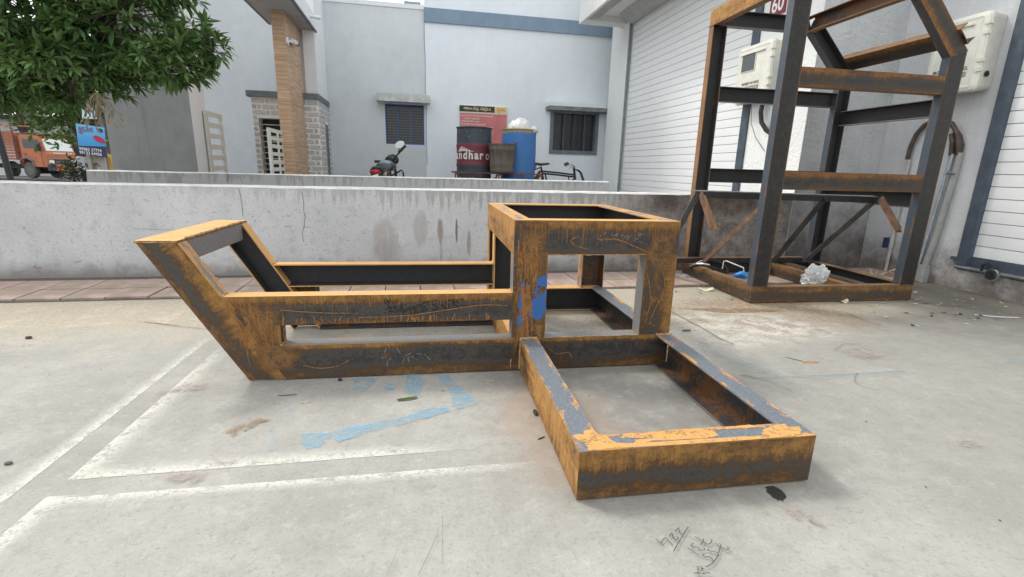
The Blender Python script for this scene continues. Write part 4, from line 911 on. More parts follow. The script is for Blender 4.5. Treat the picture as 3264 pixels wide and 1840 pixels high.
# ------------------------------------------------------------------ notice board, drums, bucket, sack
nb = thing('notice_board',(1.27,FY-.03,1.3),'red notice board with a black and yellow heading in Gujarati on the blue-white wall','notice board',W=True)
by=FY-.045
mb=MB(); mb.box(.835,by,1.05,1.71,FY-.0125,1.952); mb.build('panel',plain('board_cream',(.62,.60,.50),.6,.05,10),nb)
mb=MB(); mb.box(.836,by-.003,1.848,1.473,by-.0002,1.951); mb.build('black_heading',plain('board_black',(.028,.03,.026),.5,.1,10),nb)
mb=MB(); mb.box(1.4735,by-.003,1.852,1.708,by-.0002,1.951); mb.build('yellow_heading',plain('board_yellow',(.74,.60,.24),.5,.08,10),nb)
mb=MB(); mb.box(.848,by-.003,1.06,1.70,by-.0002,1.822); mb.build('red_panel',plain('board_red',(.56,.175,.175),.55,.1,6,dirt=(.6,.3,.28)),nb)
YEL=plain('board_yellow_ink',(.72,.63,.30),.5,.05,10); REDI=plain('board_red_ink',(.55,.15,.05),.5,.05,10); WHI=plain('board_white_ink',(.72,.62,.60),.6,.05,10)
text('ગજાનન ઈન્ડ. એસ્ટેટ-૨',(1.155,by-.0045,1.90),.072,YEL,nb,(90,0,0),'CENTER',sx=.80,bold=.0012)
text('સુચના',(1.59,by-.0045,1.90),.085,REDI,nb,(90,0,0),'CENTER',sx=.85,bold=.0012)
for i,l in enumerate(('(૧) મેઈન ગેટ સવારે રાત્રે સમયસર બંધ થશે તેની નોંધ લેવી','      જાનમાલ ની જવાબદારી રહેશે','(૨) કચરો કચરા પેટીમાં જ નાખવો','(૩) ગેટ સામે કોઈ પણ વાહન પાર્ક કરવા નહી','(૪) મેન્ટેનન્સ સમયસર ભરવું અને સહકાર આપવો જરૂરી છે','','(૫) પાણી નો બગાડ કરવો નહી તેમજ સફાઈ રાખવી જરૂરી','','(૬) રાત્રે ગાડીઓ નિયત જગ્યાએ મુકવી નહી','      ફરજીયાત નોંધ કરવી','      સહકાર આપશો.')):
    if l: text(l,(.862,by-.0045,1.777-.048*i),.036,WHI,nb,(90,0,0),'LEFT',sx=.78,bold=.0012)

CT = thing('cargo_tricycle',(1.6,7.9,0),'pedal cargo tricycle with a rusty truss-sided load bed and black bicycle front','cargo tricycle',W=True)
RUSTP=plain('rusty_red_paint',(.16,.065,.035),.75,.35,12,dirt=(.035,.03,.028),dirtk=.7); BLKP=plain('black_enamel',(.014,.015,.016),.4,.3,14)
cy=7.65
mb=MB(); mb.box(.62,cy,.785,2.0,cy+.025,.806); mb.box(.62,cy+.72,.785,2.0,cy+.745,.806); mb.box(.62,cy+.0255,.785,.645,cy+.7195,.806); mb.build('bed_rail',RUSTP,CT)
mb=MB(); mb.box(.62,cy,.60,2.0,cy+.745,.625); mb.build('bed_floor',plain('bed_plank',(.12,.09,.06),.9,.3,10),CT)
mb=MB()
xs=[.63,.80,.97,1.14,1.31,1.48,1.65,1.82,1.99]
for i,(a,bb) in enumerate(zip(xs,xs[1:])):
    mb.tube([(a,cy+.012,.79 if i%2==0 else .625),(bb,cy+.012,.625 if i%2==0 else .79)],.009,5)
for x in (.63,1.265,1.305,1.345,1.99): mb.tube([(x,cy+.012,.62),(x,cy+.012,.80)],.011,5)
mb.build('bed_truss',RUSTP,CT)
mb=MB(); mb.tube([(2.0,cy+.30,.795),(1.95,cy+.3,.63),(1.95,cy+.3,.60)],.014,6); mb.tube([(2.05,cy+.35,.85),(2.00,cy+.30,.70),(1.97,cy+.28,.60)],.014,6); mb.tube([(2.05,cy+.38,.85),(1.90,cy+.38,.62)],.012,6); mb.build('rear_stay',RUSTP,CT)
mb=MB(); cyb=cy+.32
mb.tube([(2.055,cyb,.905),(2.10,cyb,.71),(2.17,cyb,.40)],.016,8); mb.tube([(2.07,cyb,.845),(2.35,cyb,.825),(2.63,cyb,.80)],.014,8); mb.tube([(2.08,cyb,.81),(2.35,cyb,.79),(2.635,cyb,.765)],.014,8)
mb.tube([(2.135,cyb+.02,.80),(2.17,cyb+.02,.66)],.013,6); mb.tube([(2.615,cyb,.92),(2.65,cyb,.72)],.021,8); mb.tube([(2.64,cyb,.74),(2.40,cyb,.52),(2.18,cyb,.40)],.015,8); mb.tube([(2.50,cyb,.785),(2.53,cyb,.76),(2.55,cyb,.70),(2.555,cyb,.62)],.010,6)
for s_ in (-.035,.035): mb.tube([(2.64,cyb+s_,.885),(2.69,cyb+s_,.875),(2.74,cyb+s_,.835),(2.80,cyb+s_,.70),(2.90,cyb+s_,.33)],.010,6)
mb.build('frame',BLKP,CT)
mb=MB(); V=[]
for i,(x,wd,zz,hh) in enumerate(((1.935,.085,.958,.03),(1.96,.10,.962,.045),(2.03,.085,.950,.045),(2.10,.045,.955,.04),(2.17,.028,.965,.035),(2.195,.015,.965,.02))):
    for j in range(8):
        a=2*math.pi*j/8; V.append((x,cyb+wd*math.cos(a),zz+hh*.5*math.sin(a)))
mb.grid(V,[(i*8+j,i*8+(j+1)%8,(i+1)*8+(j+1)%8,(i+1)*8+j) for i in range(5) for j in range(8)]+[tuple(range(8)),tuple(range(40,48))]); mb.build('saddle',plain('saddle_vinyl',(.045,.045,.035),.5,.3,14),CT,smooth_=True)
mb=MB()
for s_ in (-.05,.05):
    mb.tube([(1.95+.012*math.cos(t_*1.6),cyb+s_+.012*math.sin(t_*1.6),.94-.0052*t_) for t_ in range(15)],.005,4)
mb.tube([(1.955,cyb,.865),(2.05,cyb,.905),(2.06,cyb,.94)],.010,6); mb.build('saddle_springs',BLKP,CT)
mb=MB(); 
mb.tube([(2.44,cyb-.26,.975),(2.50,cyb-.24,.968),(2.55,cyb-.15,.945),(2.62,cyb-.05,.935),(2.64,cyb,.935),(2.63,cyb+.05,.94),(2.63,cyb+.18,.985),(2.585,cyb+.25,.995)],.011,6)
mb.tube([(2.62,cyb,.94),(2.61,cyb,.90)],.012,6); mb.tube([(2.40,cyb-.24,.925),(2.46,cyb-.23,.94),(2.54,cyb-.16,.943)],.006,5); mb.tube([(2.60,cyb+.2,.90),(2.66,cyb+.1,.945)],.006,5); mb.build('handlebar',plain('chromed_bar',(.70,.72,.72),.25,.1,20,metal=.6),CT)
for yy,x0,z0,x1,z1 in ((cyb-.26,2.375,.945,2.44,.973),(cyb+.25,2.52,.965,2.585,.995)):
    mb=MB(); mb.tube([(x0,yy,z0),(x1,yy,z1)],.016,8); mb.build('grip',BLACK,CT)
def wheel(name,c,r,parent,ax='Y',w=.04,mat=None,rimm=None,n=24):
    mb=MB(); prof=[(r-.05*r*2,-w/2),(r-.01,-w/2),(r,-w/4),(r,w/4),(r-.01,w/2),(r-.05*r*2,w/2)]
    mb.lathe(prof,c,n,ax,cap=False); mb.lathe(list(reversed([(r-.05*r*2,-w/2),(r-.05*r*2,w/2)])),c,n,ax,cap=False); o=mb.build(name,mat or BLACK,parent,smooth_=False); return o
def spokes(c,r,parent,ax='Y'):
    mb=MB()
    for i in range(14):
        a=2*math.pi*i/14; p=(c[0]+r*math.cos(a),c[1],c[2]+r*math.sin(a)); mb.tube([(c[0],c[1],c[2]),p],.003,4)
    mb.lathe([(.001,-.04),(.03,-.04),(.03,.04),(.001,.04)],c,10,ax); mb.build('spokes',STEEL,parent)
for c in ((2.90,cyb,.33),(1.1,cy+.05,.33),(1.1,cy+.70,.33)):
    o=wheel('wheel',c,.33,CT); spokes(c,.30,o)
mb=MB(); mb.tube([(1.1,cy+.05,.33),(1.1,cy+.70,.33)],.018,8); mb.tube([(1.1,cy+.35,.40),(2.17,cyb,.40)],.02,8); mb.tube([(1.1,cy+.2,.33),(1.1,cy+.2,.6)],.015,6); mb.tube([(1.1,cy+.55,.33),(1.1,cy+.55,.6)],.015,6); mb.build('axle_and_chassis',BLKP,CT)
mb=MB(); mb.tube([(2.17,cyb-.08,.40),(2.17,cyb+.08,.40)],.02,8); mb.tube([(2.17,cyb-.08,.40),(2.25,cyb-.085,.27)],.012,5); mb.box(2.21,cyb-.17,.255,2.29,cyb-.095,.28); mb.tube([(2.17,cyb+.08,.40),(2.09,cyb+.085,.53)],.012,5); mb.box(2.05,cyb+.095,.515,2.13,cyb+.17,.54); mb.build('pedals',BLKP,CT)

def drum(name,cx,cyy,z0,z1,r,mat,label,ribs,bulge=.012,grp='drums on the cargo tricycle'):
    t=thing(name,(cx,cyy,z0),label,'drum',W=True,group=grp); H=z1-z0; P=[(.001,0),(r*.93,0),(r*.955,.02)]
    for i in range(1,24):
        q=i/24; rr_=r*(.955+.02*math.sin(math.pi*q))
        for rb in ribs:
            rr_+=bulge*math.exp(-((q-rb)/.015)**2)
        P.append((rr_,H*q))
    P+= [(r*.96,H-.02),(r*1.0,H-.012),(r*1.015,H),(r*.97,H+.002),(r*.94,H-.03),(r*.9,H*.35),(.001,H*.35)]
    mb=MB(); mb.lathe(P,(cx,cyy,z0),36,'Z',cap=False); mb.build('barrel',mat,t,smooth_=True); return t
def drumA_mat():
    k=NT('black_drum_paint'); c=k.coord(); x,y,z=k.sep(c); n1=k.noise(5,6,c,.65); n2=k.noise(18,4,c,.6)
    col=k.mix(n1,(.022,.033,.045),(.07,.09,.105)); band=k.m('MULTIPLY',k.ramp(z,.288,.292),k.ramp(z,.606,.602))
    col=k.mix(band,col,k.mix(n1,(.13,.026,.04),(.20,.05,.06)))
    vo=k.n('ShaderNodeTexVoronoi'); k.set(vo.inputs['Vector'],c); vo.inputs['Scale'].default_value=24
    sp=k.m('MULTIPLY',k.ramp(vo.outputs['Distance'],.16,.10),k.m('MULTIPLY',k.ramp(z,.60,.72),k.ramp(n2,.48,.56))); col=k.mix(sp,col,(.5,.53,.55))
    col=k.mix(k.ramp(k.noise(7,6,c,.75),.6,.72,0,.35),col,(.25,.27,.28)); return k.done(col,.5,0,.4)
dA=drum('oil_drum',.958,8.03,.626,1.482,.285,drumA_mat(),'black steel drum with a maroon band lettered gandhar oil',(.33,.66),.010)
LET=plain('white_lettering',(.66,.64,.62),.6,.05,10)
def curved(body,cx,cyy,z,r,size,parent,mat,a0,sx=1.0):
    """lettering bent round the drum, glyph by glyph"""
    ang=a0
    adv={'g':.60,'a':.56,'n':.63,'d':.62,'h':.62,'r':.47,' ':.26,'o':.60,'i':.33,'l':.33}
    for ch in body:
        w_=adv[ch]*size*sx; am=ang+w_/2/r
        if ch!=' ':
            o=text(ch,(cx+r*math.sin(am),cyy-r*math.cos(am),z),size,mat,parent,(90,0,math.degrees(am)),'CENTER',sx=sx,bold=.0055)
        ang+=w_/r
curved('gandhar oil',.958,8.03,1.055,.293,.18,dA,LET,-1.66,.82)
mb=MB()
for i in range(5):
    P=[]
    for q in range(5):
        a=R(-62+(4.5+2.2*i)*q); P.append((.958+.2935*math.sin(a),8.03-.2935*math.cos(a),1.105+(.034-.0045*i)*q-.0035*q*q))
    mb.tube(P,[.003,.006,.007,.006,.003],4)
mb.build('feather_emblem',LET,dA)
def drumB_mat():
    k=NT('blue_plastic_drum'); c=k.coord(); x,y,z=k.sep(c); n1=k.noise(4,6,c,.65); n2=k.noise(14,6,c,.75); st=k.noise(1.0,5,k.scale(c,(12,12,2)),.7)
    col=k.mix(n1,(.035,.13,.36),(.06,.21,.50)); col=k.mix(k.ramp(st,.55,.75,0,.5),col,(.13,.19,.27)); col=k.mix(k.ramp(n2,.62,.70,0,.6),col,(.02,.03,.06))
    top=k.ramp(k.m('ADD',z,k.m('MULTIPLY',k.m('SUBTRACT',n2,.5),.12)),.78,.82); col=k.mix(top,col,(.33,.26,.12)); return k.done(col,.5,0,.4)
dB=drum('plastic_drum',1.683,8.02,.626,1.478,.283,drumB_mat(),'faded blue plastic drum with a mustard rim and a white sack in it',(.93,),.006)
def bucket_mat():
    k=NT('rusty_bucket'); c=k.coord(); n1=k.noise(6,6,c,.65); st=k.noise(1.0,5,k.scale(c,(25,25,3)),.7)
    return k.done(k.mix(k.ramp(st,.4,.7,0,.35),k.mix(n1,(.075,.062,.052),(.135,.11,.09)),(.22,.19,.165)),.7,0,.3)
t=thing('steel_bucket',(1.355,7.70,.807),'grey-brown rusty steel bucket standing between the black and blue drums','bucket',W=True)
mb=MB(); mb.lathe([(.001,0),(.180,0),(.186,.01),(.188,.055),(.184,.06),(.190,.10),(.193,.14),(.189,.145),(.203,.33),(.207,.335),(.207,.36),(.203,.365),(.210,.42),(.215,.428),(.208,.428),(.195,.30),(.001,.28)],(1.355,7.70,.807),32,'Z',cap=False); mb.build('body',bucket_mat(),t,smooth_=True)
mb=MB(); mb.tube([(1.53,7.75,1.22),(1.585,7.75,1.27)],.012,5); mb.tube([(1.50,7.55,1.235),(1.51,7.55,1.25)],.01,5); mb.build('lug',plain('rusty_lug',(.12,.06,.045),.7,.2,20),t)
mb=MB(); rs=random.Random(11); mb.ball((1.70,8.0,1.49),(.20,.2,.17),30,20); mb.ball((1.86,7.98,1.49),(.12,.15,.065),22,14)
mb.v=[(x+.03*mnoise.noise(Vector((x*14,y*14,z*14))),y-.03*abs(mnoise.noise(Vector((x*30,y*9,z*30)))),z-.05*abs(mnoise.noise(Vector((x*16,y*9,z*12))))+.02*mnoise.noise(Vector((x*40,y*30,z*40)))) for x,y,z in mb.v]
tag(mb.build('plastic_sack',plain('white_woven_sack',(.72,.72,.70),.6,.12,12,dirt=(.25,.25,.25),dirtk=.4,bumpk=.6),origin=(1.74,8.0,1.4),W=True,smooth_=True),'crumpled white plastic sack stuffed in the top of the blue drum','sack')

# ------------------------------------------------------------------ motorcycle (seen from behind, over the wall)
MC = thing('motorcycle',(-.36,7.8,0),'black motorcycle with a red tail light parked behind the low inner wall','motorcycle',W=True)
my=7.8
BK=plain('glossy_black_panel',(.02,.024,.028),.25,.2,8); DG=plain('dark_grey_panel',(.035,.042,.05),.35,.25,9); SILV=plain('silver_sticker',(.25,.29,.32),.35,.15,12)
def hull(secs,n=12):
    """sections: (center, half-width vector, half-height vector)"""
    V=[];
    for c,hx,hz in secs:
        c=Vector(c);hx=Vector(hx);hz=Vector(hz)
        for j in range(n): a=2*math.pi*j/n; V.append(c+hx*math.cos(a)+hz*math.sin(a))
    k=len(secs); return V,[(i*n+j,i*n+(j+1)%n,(i+1)*n+(j+1)%n,(i+1)*n+j) for i in range(k-1) for j in range(n)]+[tuple(reversed(range(n))),tuple(range((k-1)*n,k*n))]
# bike axis runs from the tail (left, towards us) to the front (right, away)
dx,dy=.17,.92; Lb=math.hypot(dx,dy); ux,uy=dx/Lb,dy/Lb; px,py=uy,-ux
T0=Vector((-.525,my-.40,0))
def mp3(s_,l_,z_): return (T0.x+ux*s_+px*l_*.62-.0*z_,T0.y+uy*s_+py*l_,z_+l_*.30*max(0,min(1,(z_-.5)*2.5)))
def sec(s_,z_,w_,h_): return (mp3(s_,0,z_),(px*w_,py*w_,0),(0,0,h_))
mb=MB(); mb.grid(*hull([sec(-.06,.80,.05,.03),sec(0,.795,.085,.06),sec(.2,.79,.10,.07),sec(.40,.775,.11,.06),sec(.5,.78,.09,.05)])); mb.build('tail_panel',BK,MC,smooth_=True)
mb=MB(); mb.grid(*hull([sec(-.085,.775,.05,.035),sec(-.06,.772,.072,.05),sec(0.0,.772,.078,.052)])); mb.build('tail_light',plain('red_lens',(.32,.01,.02),.2,.3,8),MC,smooth_=True)
mb=MB(); mb.tube([mp3(-.05,-.1,.81),mp3(-.07,0,.85),mp3(-.05,.1,.81),mp3(.2,.13,.80),mp3(.35,.13,.78)],.012,6); mb.tube([mp3(-.06,-.1,.81),mp3(.2,-.13,.82)],.012,6); mb.build('grab_rail',DG,MC)
mb=MB(); mb.grid(*hull([sec(.42,.80,.09,.04),sec(.52,.845,.14,.075),sec(.66,.86,.16,.085),sec(.82,.85,.12,.07),sec(.88,.84,.06,.04)])); tk=mb.build('fuel_tank',DG,MC,smooth_=True)
mb=MB(); mb.grid(*hull([sec(.5,.86,.10,.065),sec(.62,.875,.125,.078),sec(.74,.872,.10,.074)])); mb.build('tank_sticker',SILV,tk,smooth_=True)
mb=MB(); mb.grid(*hull([sec(.98,.93,.06,.03),sec(1.0,.95,.11,.07),sec(1.06,.96,.11,.09),sec(1.12,.94,.07,.05)])); mb.build('headlamp_cowl',plain('dark_cowl',(.012,.02,.016),.2,.3,10),MC,smooth_=True)
mb=MB(); mb.tube([mp3(.90,-.34,1.02),mp3(.92,-.20,.99),mp3(.95,-.05,.93),mp3(.95,.05,.93),mp3(.92,.20,.99),mp3(.88,.34,1.02)],.013,6); mb.build('handlebar',BK,MC)
for q in ((mp3(.86,.24,1.0),mp3(.88,.42,1.055)),(mp3(.86,-.24,1.0),mp3(.84,-.38,1.04))): mb=MB(); mb.tube(q,.02,8); mb.build('grip',BLACK,MC)
for s_,zc in ((.26,1.13),):
    mb=MB(); mb.tube([mp3(.90,s_,.985),mp3(.90,s_-.03,1.03),mp3(.90,s_-.01,1.07)],.007,5); mb.build('mirror_stem',BK,MC)
    mb=MB(); mb.grid(*hull([((mp3(.90,s_,1.115)),(px*.075,py*.075,.03),(-.015,0,.055)),((mp3(.885,s_,1.115)),(px*.070,py*.070,.028),(-.014,0,.050))],14)); mb.build('mirror',plain('mirror_sky_white',(.88,.89,.90),.25,.02,5),MC)  # near-white base colour stands in for the reflected sky
mb=MB(); mb.tube([mp3(.9,-.22,.985),mp3(.86,-.30,.93),mp3(.84,-.33,.90)],.007,5); mb.build('mirror_stem',BK,MC)
mb=MB(); mb.grid(*hull([(mp3(.84,-.40,.885),(px*.055,py*.055,.01),(0,0,.028)),(mp3(.81,-.40,.885),(px*.03,py*.03,.006),(0,0,.015))],12)); mb.build('mirror',BK,MC,smooth_=True)
mb=MB(); mb.tube([mp3(.55,-.16,.62),mp3(.56,.30,.72),mp3(.57,.40,.735),mp3(.58,.44,.70),mp3(.58,.44,.45)],.013,6); mb.build('crash_guard',BK,MC)
mb=MB(); mb.grid(*hull([sec(-.03,.73,.07,.02),sec(.05,.70,.10,.06),sec(.45,.66,.12,.09),sec(.75,.60,.10,.14),sec(.85,.55,.05,.1)])); mb.build('body',BK,MC,smooth_=True)
mb=MB(); mb.lathe([(.001,-.01),(.035,-.01),(.04,.02),(.001,.03)],mp3(.16,.13,.73),10,'Y'); mb.build('indicator',plain('amber_lens',(.55,.36,.22),.3,.1,10),MC)
mb=MB(); q=[mp3(-.12,-.09,.64),mp3(-.12,.09,.64),mp3(-.11,.09,.735),mp3(-.11,-.09,.735)]; q2=[(a+.006,b_+.01,c_) for a,b_,c_ in q]
mb.grid(q+q2,[(0,1,2,3),(7,6,5,4),(0,4,5,1),(1,5,6,2),(2,6,7,3),(3,7,4,0)]); mb.build('number_plate',SIGNW,MC)
def wheel_dir(c,r,w_,parent,name='wheel'):
    n=20; V=[]; prof=((r-.09,-w_/2),(r-.015,-w_/2),(r,0),(r-.015,w_/2),(r-.09,w_/2))
    for rr_,l_ in prof:
        for j in range(n): a=2*math.pi*j/n; V.append(mp3(c[0]+rr_*math.cos(a),l_,c[1]+rr_*math.sin(a)))
    mb=MB(); mb.grid(V,[(i*n+j,i*n+(j+1)%n,((i+1)%5)*n+(j+1)%n,((i+1)%5)*n+j) for i in range(5) for j in range(n)]); o=mb.build(name,BLACK,parent)
    mb=MB()
    for i in range(6): a=2*math.pi*i/6; mb.tube([mp3(c[0],0,c[1]),mp3(c[0]+(r-.08)*math.cos(a),0,c[1]+(r-.08)*math.sin(a))],.014,5)
    mb.build('rim',DG,o)
wheel_dir((.05,.30),.30,.10,MC); wheel_dir((1.25,.30),.30,.09,MC)
for l_ in (.07,-.07): mb=MB(); mb.tube([mp3(1.0,l_,.92),mp3(1.25,l_,.30)],.022,6); mb.build('fork_leg',DG,MC)
for l_ in (.08,-.08): mb=MB(); mb.tube([mp3(.05,l_,.30),mp3(.5,l_*1.1,.38)],.02,6); mb.build('swing_arm',DG,MC)
mb=MB(); mb.grid(*hull([sec(.45,.40,.09,.10),sec(.6,.38,.13,.15),sec(.78,.42,.1,.12)])); mb.build('engine',plain('engine_grey',(.10,.105,.11),.4,.3,10,metal=.4),MC)
# ------------------------------------------------------------------ street behind the wall, left: truck, banner, people, trees, far buildings
RZ=-.460
TK = thing('truck',(-19.69,30.8,-.335),'orange cargo truck with slatted wooden sides parked on the street','truck',rz=-.391)
ORNG=plain('orange_truck_paint',(.42,.125,.045),.45,.15,2.5,dirt=(.25,.11,.06)); ORNW=plain('orange_slat_paint',(.33,.125,.065),.7,.25,4); MAR=plain('maroon_truck_paint',(.14,.03,.035),.5,.2,4)
TW2=.72   # half width
def tb(name,mat,f,parent=None,**k):
    mb=MB(); f(mb); return mb.build(name,mat,parent or TK,**k)
def cab(mb):
    # side profile (x,z), front at x=0
    P=[(-1.75,.62),(-1.75,2.16),(-1.55,2.28),(-.45,2.26),(-.22,2.12),(-.02,1.42),(.05,1.30),(.06,.62),(-.92,.62),(-.97,.85),(-1.1,1.0),(-1.35,1.05),(-1.6,.98),(-1.72,.80)]
    mb.prism(P,-TW2,TW2,'Y')
tb('cab',ORNG,cab)
gw=NT('windshield'); gw=gw.done((.62,.68,.66),.05,0,.8)
def ws(mb):
    V=[(-.215,-.62,2.06),(-.215,.62,2.06),(-.02,.66,1.46),(-.02,-.66,1.46)]; n=Vector((.96,0,.27)).normalized()*.012
    V2=[tuple(Vector(v)+n) for v in V]; mb.grid(V+V2,[(4,5,6,7),(0,4,7,3),(1,2,6,5),(0,1,5,4),(3,7,6,2)])
tb('windshield',gw,ws)
tb('side_window',GL,lambda mb: mb.prism([(-1.45,1.58),(-1.45,2.04),(-.42,2.02),(-.20,1.56)],-TW2-.012,-TW2+.01,'Y'))
tb('door_seam',MAR,lambda mb: (mb.box(-.30,-TW2-.008,.66,-.285,-TW2+.01,1.55),mb.box(-1.751,-TW2-.008,.66,-1.70,-TW2+.01,2.2)))
tb('door_handle',BLACK,lambda mb: mb.box(-1.48,-TW2-.02,1.24,-1.32,-TW2,1.28))
tb('side_mirror',BLACK,lambda mb: (mb.box(-.25,-TW2-.22,1.42,-.17,-TW2-.06,1.78),mb.tube([(-.2,-TW2-.1,1.75),(-.2,-TW2+.01,1.9)],.02,5)))
tb('bumper',ORNG,lambda mb: (mb.box(.02,-TW2+.30,.42,.17,TW2,.74),mb.box(.14,-.25,.48,.19,.35,.68)))
tb('bumper_corner',plain('dark_bumper',(.03,.035,.04),.6,.2,6),lambda mb: mb.box(.0,-TW2-.02,.43,.175,-TW2+.295,.76))
tb('grille',plain('grille_dark',(.04,.04,.045),.5,.2,6),lambda mb: mb.box(.05,-TW2+.32,.80,.075,TW2-.32,1.02))
tb('grille_bar',SILV,lambda mb: (mb.box(.076,-TW2+.35,.88,.085,TW2-.35,.905),mb.box(.062,-TW2+.02,1.04,.08,TW2-.02,1.07)))
HL=plain('headlamp_glass',(.75,.77,.76),.1,.05,5)
for y in (-TW2+.06,TW2-.29): tb('headlight',HL,lambda mb: mb.box(.05,y,.83,.078,y+.23,.98))
tb('wiper_panel',plain('white_cowl',(.6,.6,.58),.5,.1,6),lambda mb: mb.box(.03,-.40,1.31,.06,.52,1.38))
tb('number_plate',plain('yellow_plate',(.62,.42,.08),.5,.1,6),lambda mb: mb.box(.176,-.1,.34,.19,.32,.46))
tb('roof_luggage',plain('tarpaulin_heap',(.06,.06,.06),.9,.4,5),lambda mb: [mb.ball((-1.5+.16*i,random.uniform(-.4,.4),2.31),(.2,.35,.08),8,5,jit=.2) for i in range(8)])
tb('roof_rack',plain('rack_dark',(.03,.03,.032),.7,.2,6),lambda mb: mb.box(-1.74,-TW2,2.285,-.25,TW2,2.31))
for (x,y) in ((-1.35,-TW2+.13),(-1.35,TW2-.13),(-4.6,-TW2+.13),(-4.6,TW2-.13)):
    mb=MB(); mb.lathe([(.20,-.12),(.40,-.12),(.43,-.07),(.43,.07),(.40,.12),(.20,.12)],(x,y,.43),24,'Y'); o=mb.build('wheel',plain('dusty_tyre',(.10,.095,.088),.9,.2,6),TK)
    mb=MB(); mb.lathe([(.001,-.125),(.09,-.13),(.10,-.10),(.24,-.09),(.25,-.125),(.001,-.126)],(x,y,.43),16,'Y',cap=False); mb.build('rim',plain('rim_grey',(.13,.125,.12),.7,.2,6),o)
tb('wheel_arch',plain('arch_grey',(.12,.13,.145),.6,.2,5),lambda mb: mb.tube([(-1.86,-TW2-.01,.72),(-1.78,-TW2-.01,.98),(-1.35,-TW2-.01,1.07),(-1.0,-TW2-.01,.92),(-.88,-TW2-.01,.62)],.05,6))
tb('chassis',plain('chassis_dark',(.025,.025,.025),.8,.3,6),lambda mb: (mb.box(-6.2,-.4,.5,.0,.4,.72),mb.box(-1.55,-.62,.25,-1.15,.62,.5)))
tb('load_bed',ORNW,lambda mb: mb.box(-6.3,-TW2-.05,.95,-1.9,TW2+.05,1.05))
ref=None
for s_ in (-1,1):
    for i in range(9):
        z=1.09+.155*i
        if ref is None: mb=MB(); mb.box(-6.3,-TW2-.06,z,-1.9,-TW2-.02,z+.10); ref=mb.build('side_slat',ORNW,TK)
        else:
            c_=clone(ref,(0,0,0)); c_.location=Vector(ref.location)+Vector((0,0 if s_<0 else 2*TW2+.08,.155*i))
tb('bed_post',MAR,lambda mb: [mb.box(x,-TW2-.09,.96,x+.08,-TW2-.0605,2.95) for x in (-6.28,-5.2,-4.1,-3.0,-1.98)])
tb('bed_front_board',ORNW,lambda mb: mb.box(-1.97,-TW2,1.06,-1.9,TW2,2.3))
tb('top_rail',ORNW,lambda mb: (mb.tube([(-6.3,-TW2-.03,2.92),(-4.5,-TW2-.03,2.86),(-3.2,-TW2-.03,2.95),(-1.9,-TW2-.03,2.55)],.04,5),mb.tube([(-6.3,TW2,2.92),(-1.9,TW2,2.7)],.04,5),mb.tube([(-6.3,-TW2-.03,2.6),(-1.9,-TW2-.03,2.35)],.03,5)))

def person(label,x,y,h,shirt,trouser,yaw,arms=0,skin=(.12,.065,.04)):
    t=thing('person',(x,y,RZ),label,'person',rz=yaw)
    me=bpy.data.meshes.new('body'); k=h/1.7
    J=[(0,0,.93),(0,0,1.12),(0,0,1.38),(0,0,1.48),(0,-.01,1.56),(0,-.02,1.66), (.19,0,1.40),(.25,.02,1.13),(.24,-.08,.90),(.24,-.12,.82), (-.19,0,1.40),(-.25,.02,1.13),(-.24,-.08,.90),(-.24,-.12,.82),(.09,0,.88),(.10,-.02,.48),(.10,.02,.09),(.10,-.13,.04),(-.09,0,.88),(-.10,-.02,.48),(-.10,.02,.09),(-.10,-.13,.04)]
    E=[(0,1),(1,2),(2,3),(3,4),(4,5),(2,6),(6,7),(7,8),(8,9),(2,10),(10,11),(11,12),(12,13),(0,14),(14,15),(15,16),(16,17),(0,18),(18,19),(19,20),(20,21)]
    rad=[.14,.135,.155,.06,.085,.09,.07,.05,.036,.04,.07,.05,.036,.04,.10,.07,.05,.04,.10,.07,.05,.04]
    me.from_pydata([tuple(q*k for q in p) for p in J],E,[]); o=bpy.data.objects.new('body',me); COL.objects.link(o); o.parent=t
    m_=o.modifiers.new('skin','SKIN'); 
    for i,v in enumerate(me.skin_vertices[0].data): v.radius=(rad[i]*k*(1.0),rad[i]*k*(.8 if i<3 else 1)); v.use_root=(i==0)
    m_.use_smooth_shade=True; m2=o.modifiers.new('sub','SUBSURF'); m2.levels=1; m2.render_levels=2
    kk=NT('person_clothing'); c=kk.coord(); _,_,z=kk.sep(c)
    col=kk.mix(kk.ramp(z,.90*k,.91*k),trouser,shirt); col=kk.mix(kk.ramp(z,1.46*k,1.47*k),col,skin); col=kk.mix(kk.ramp(z,1.66*k,1.67*k),col,(.012,.010,.009)); o.data.materials.append(kk.done(col,.8))
    ORG[o.name]=(Vector((0,0,0)),False)
    mb=MB(); mb.ball((0,.012*k,1.665*k),(.085*k,.095*k,.08*k),12,8); mb.build('hair',plain('black_hair',(.012,.010,.009),.7,.2,10),t,smooth_=True)
    mb=MB(); mb.ball((0,-.112*k,1.60*k),(.014*k,.02*k,.022*k),6,4); mb.build('nose',plain('skin_tone',skin,.6,.1,10),t)
    return t
person('person in a yellow shirt standing beside the blue banner',-11.36,20.0,1.68,(.60,.36,.03),(.05,.04,.035),R(160))
person('person in a pale shirt standing behind the blue banner',-12.45,20.6,1.55,(.55,.57,.60),(.02,.02,.03),R(20))

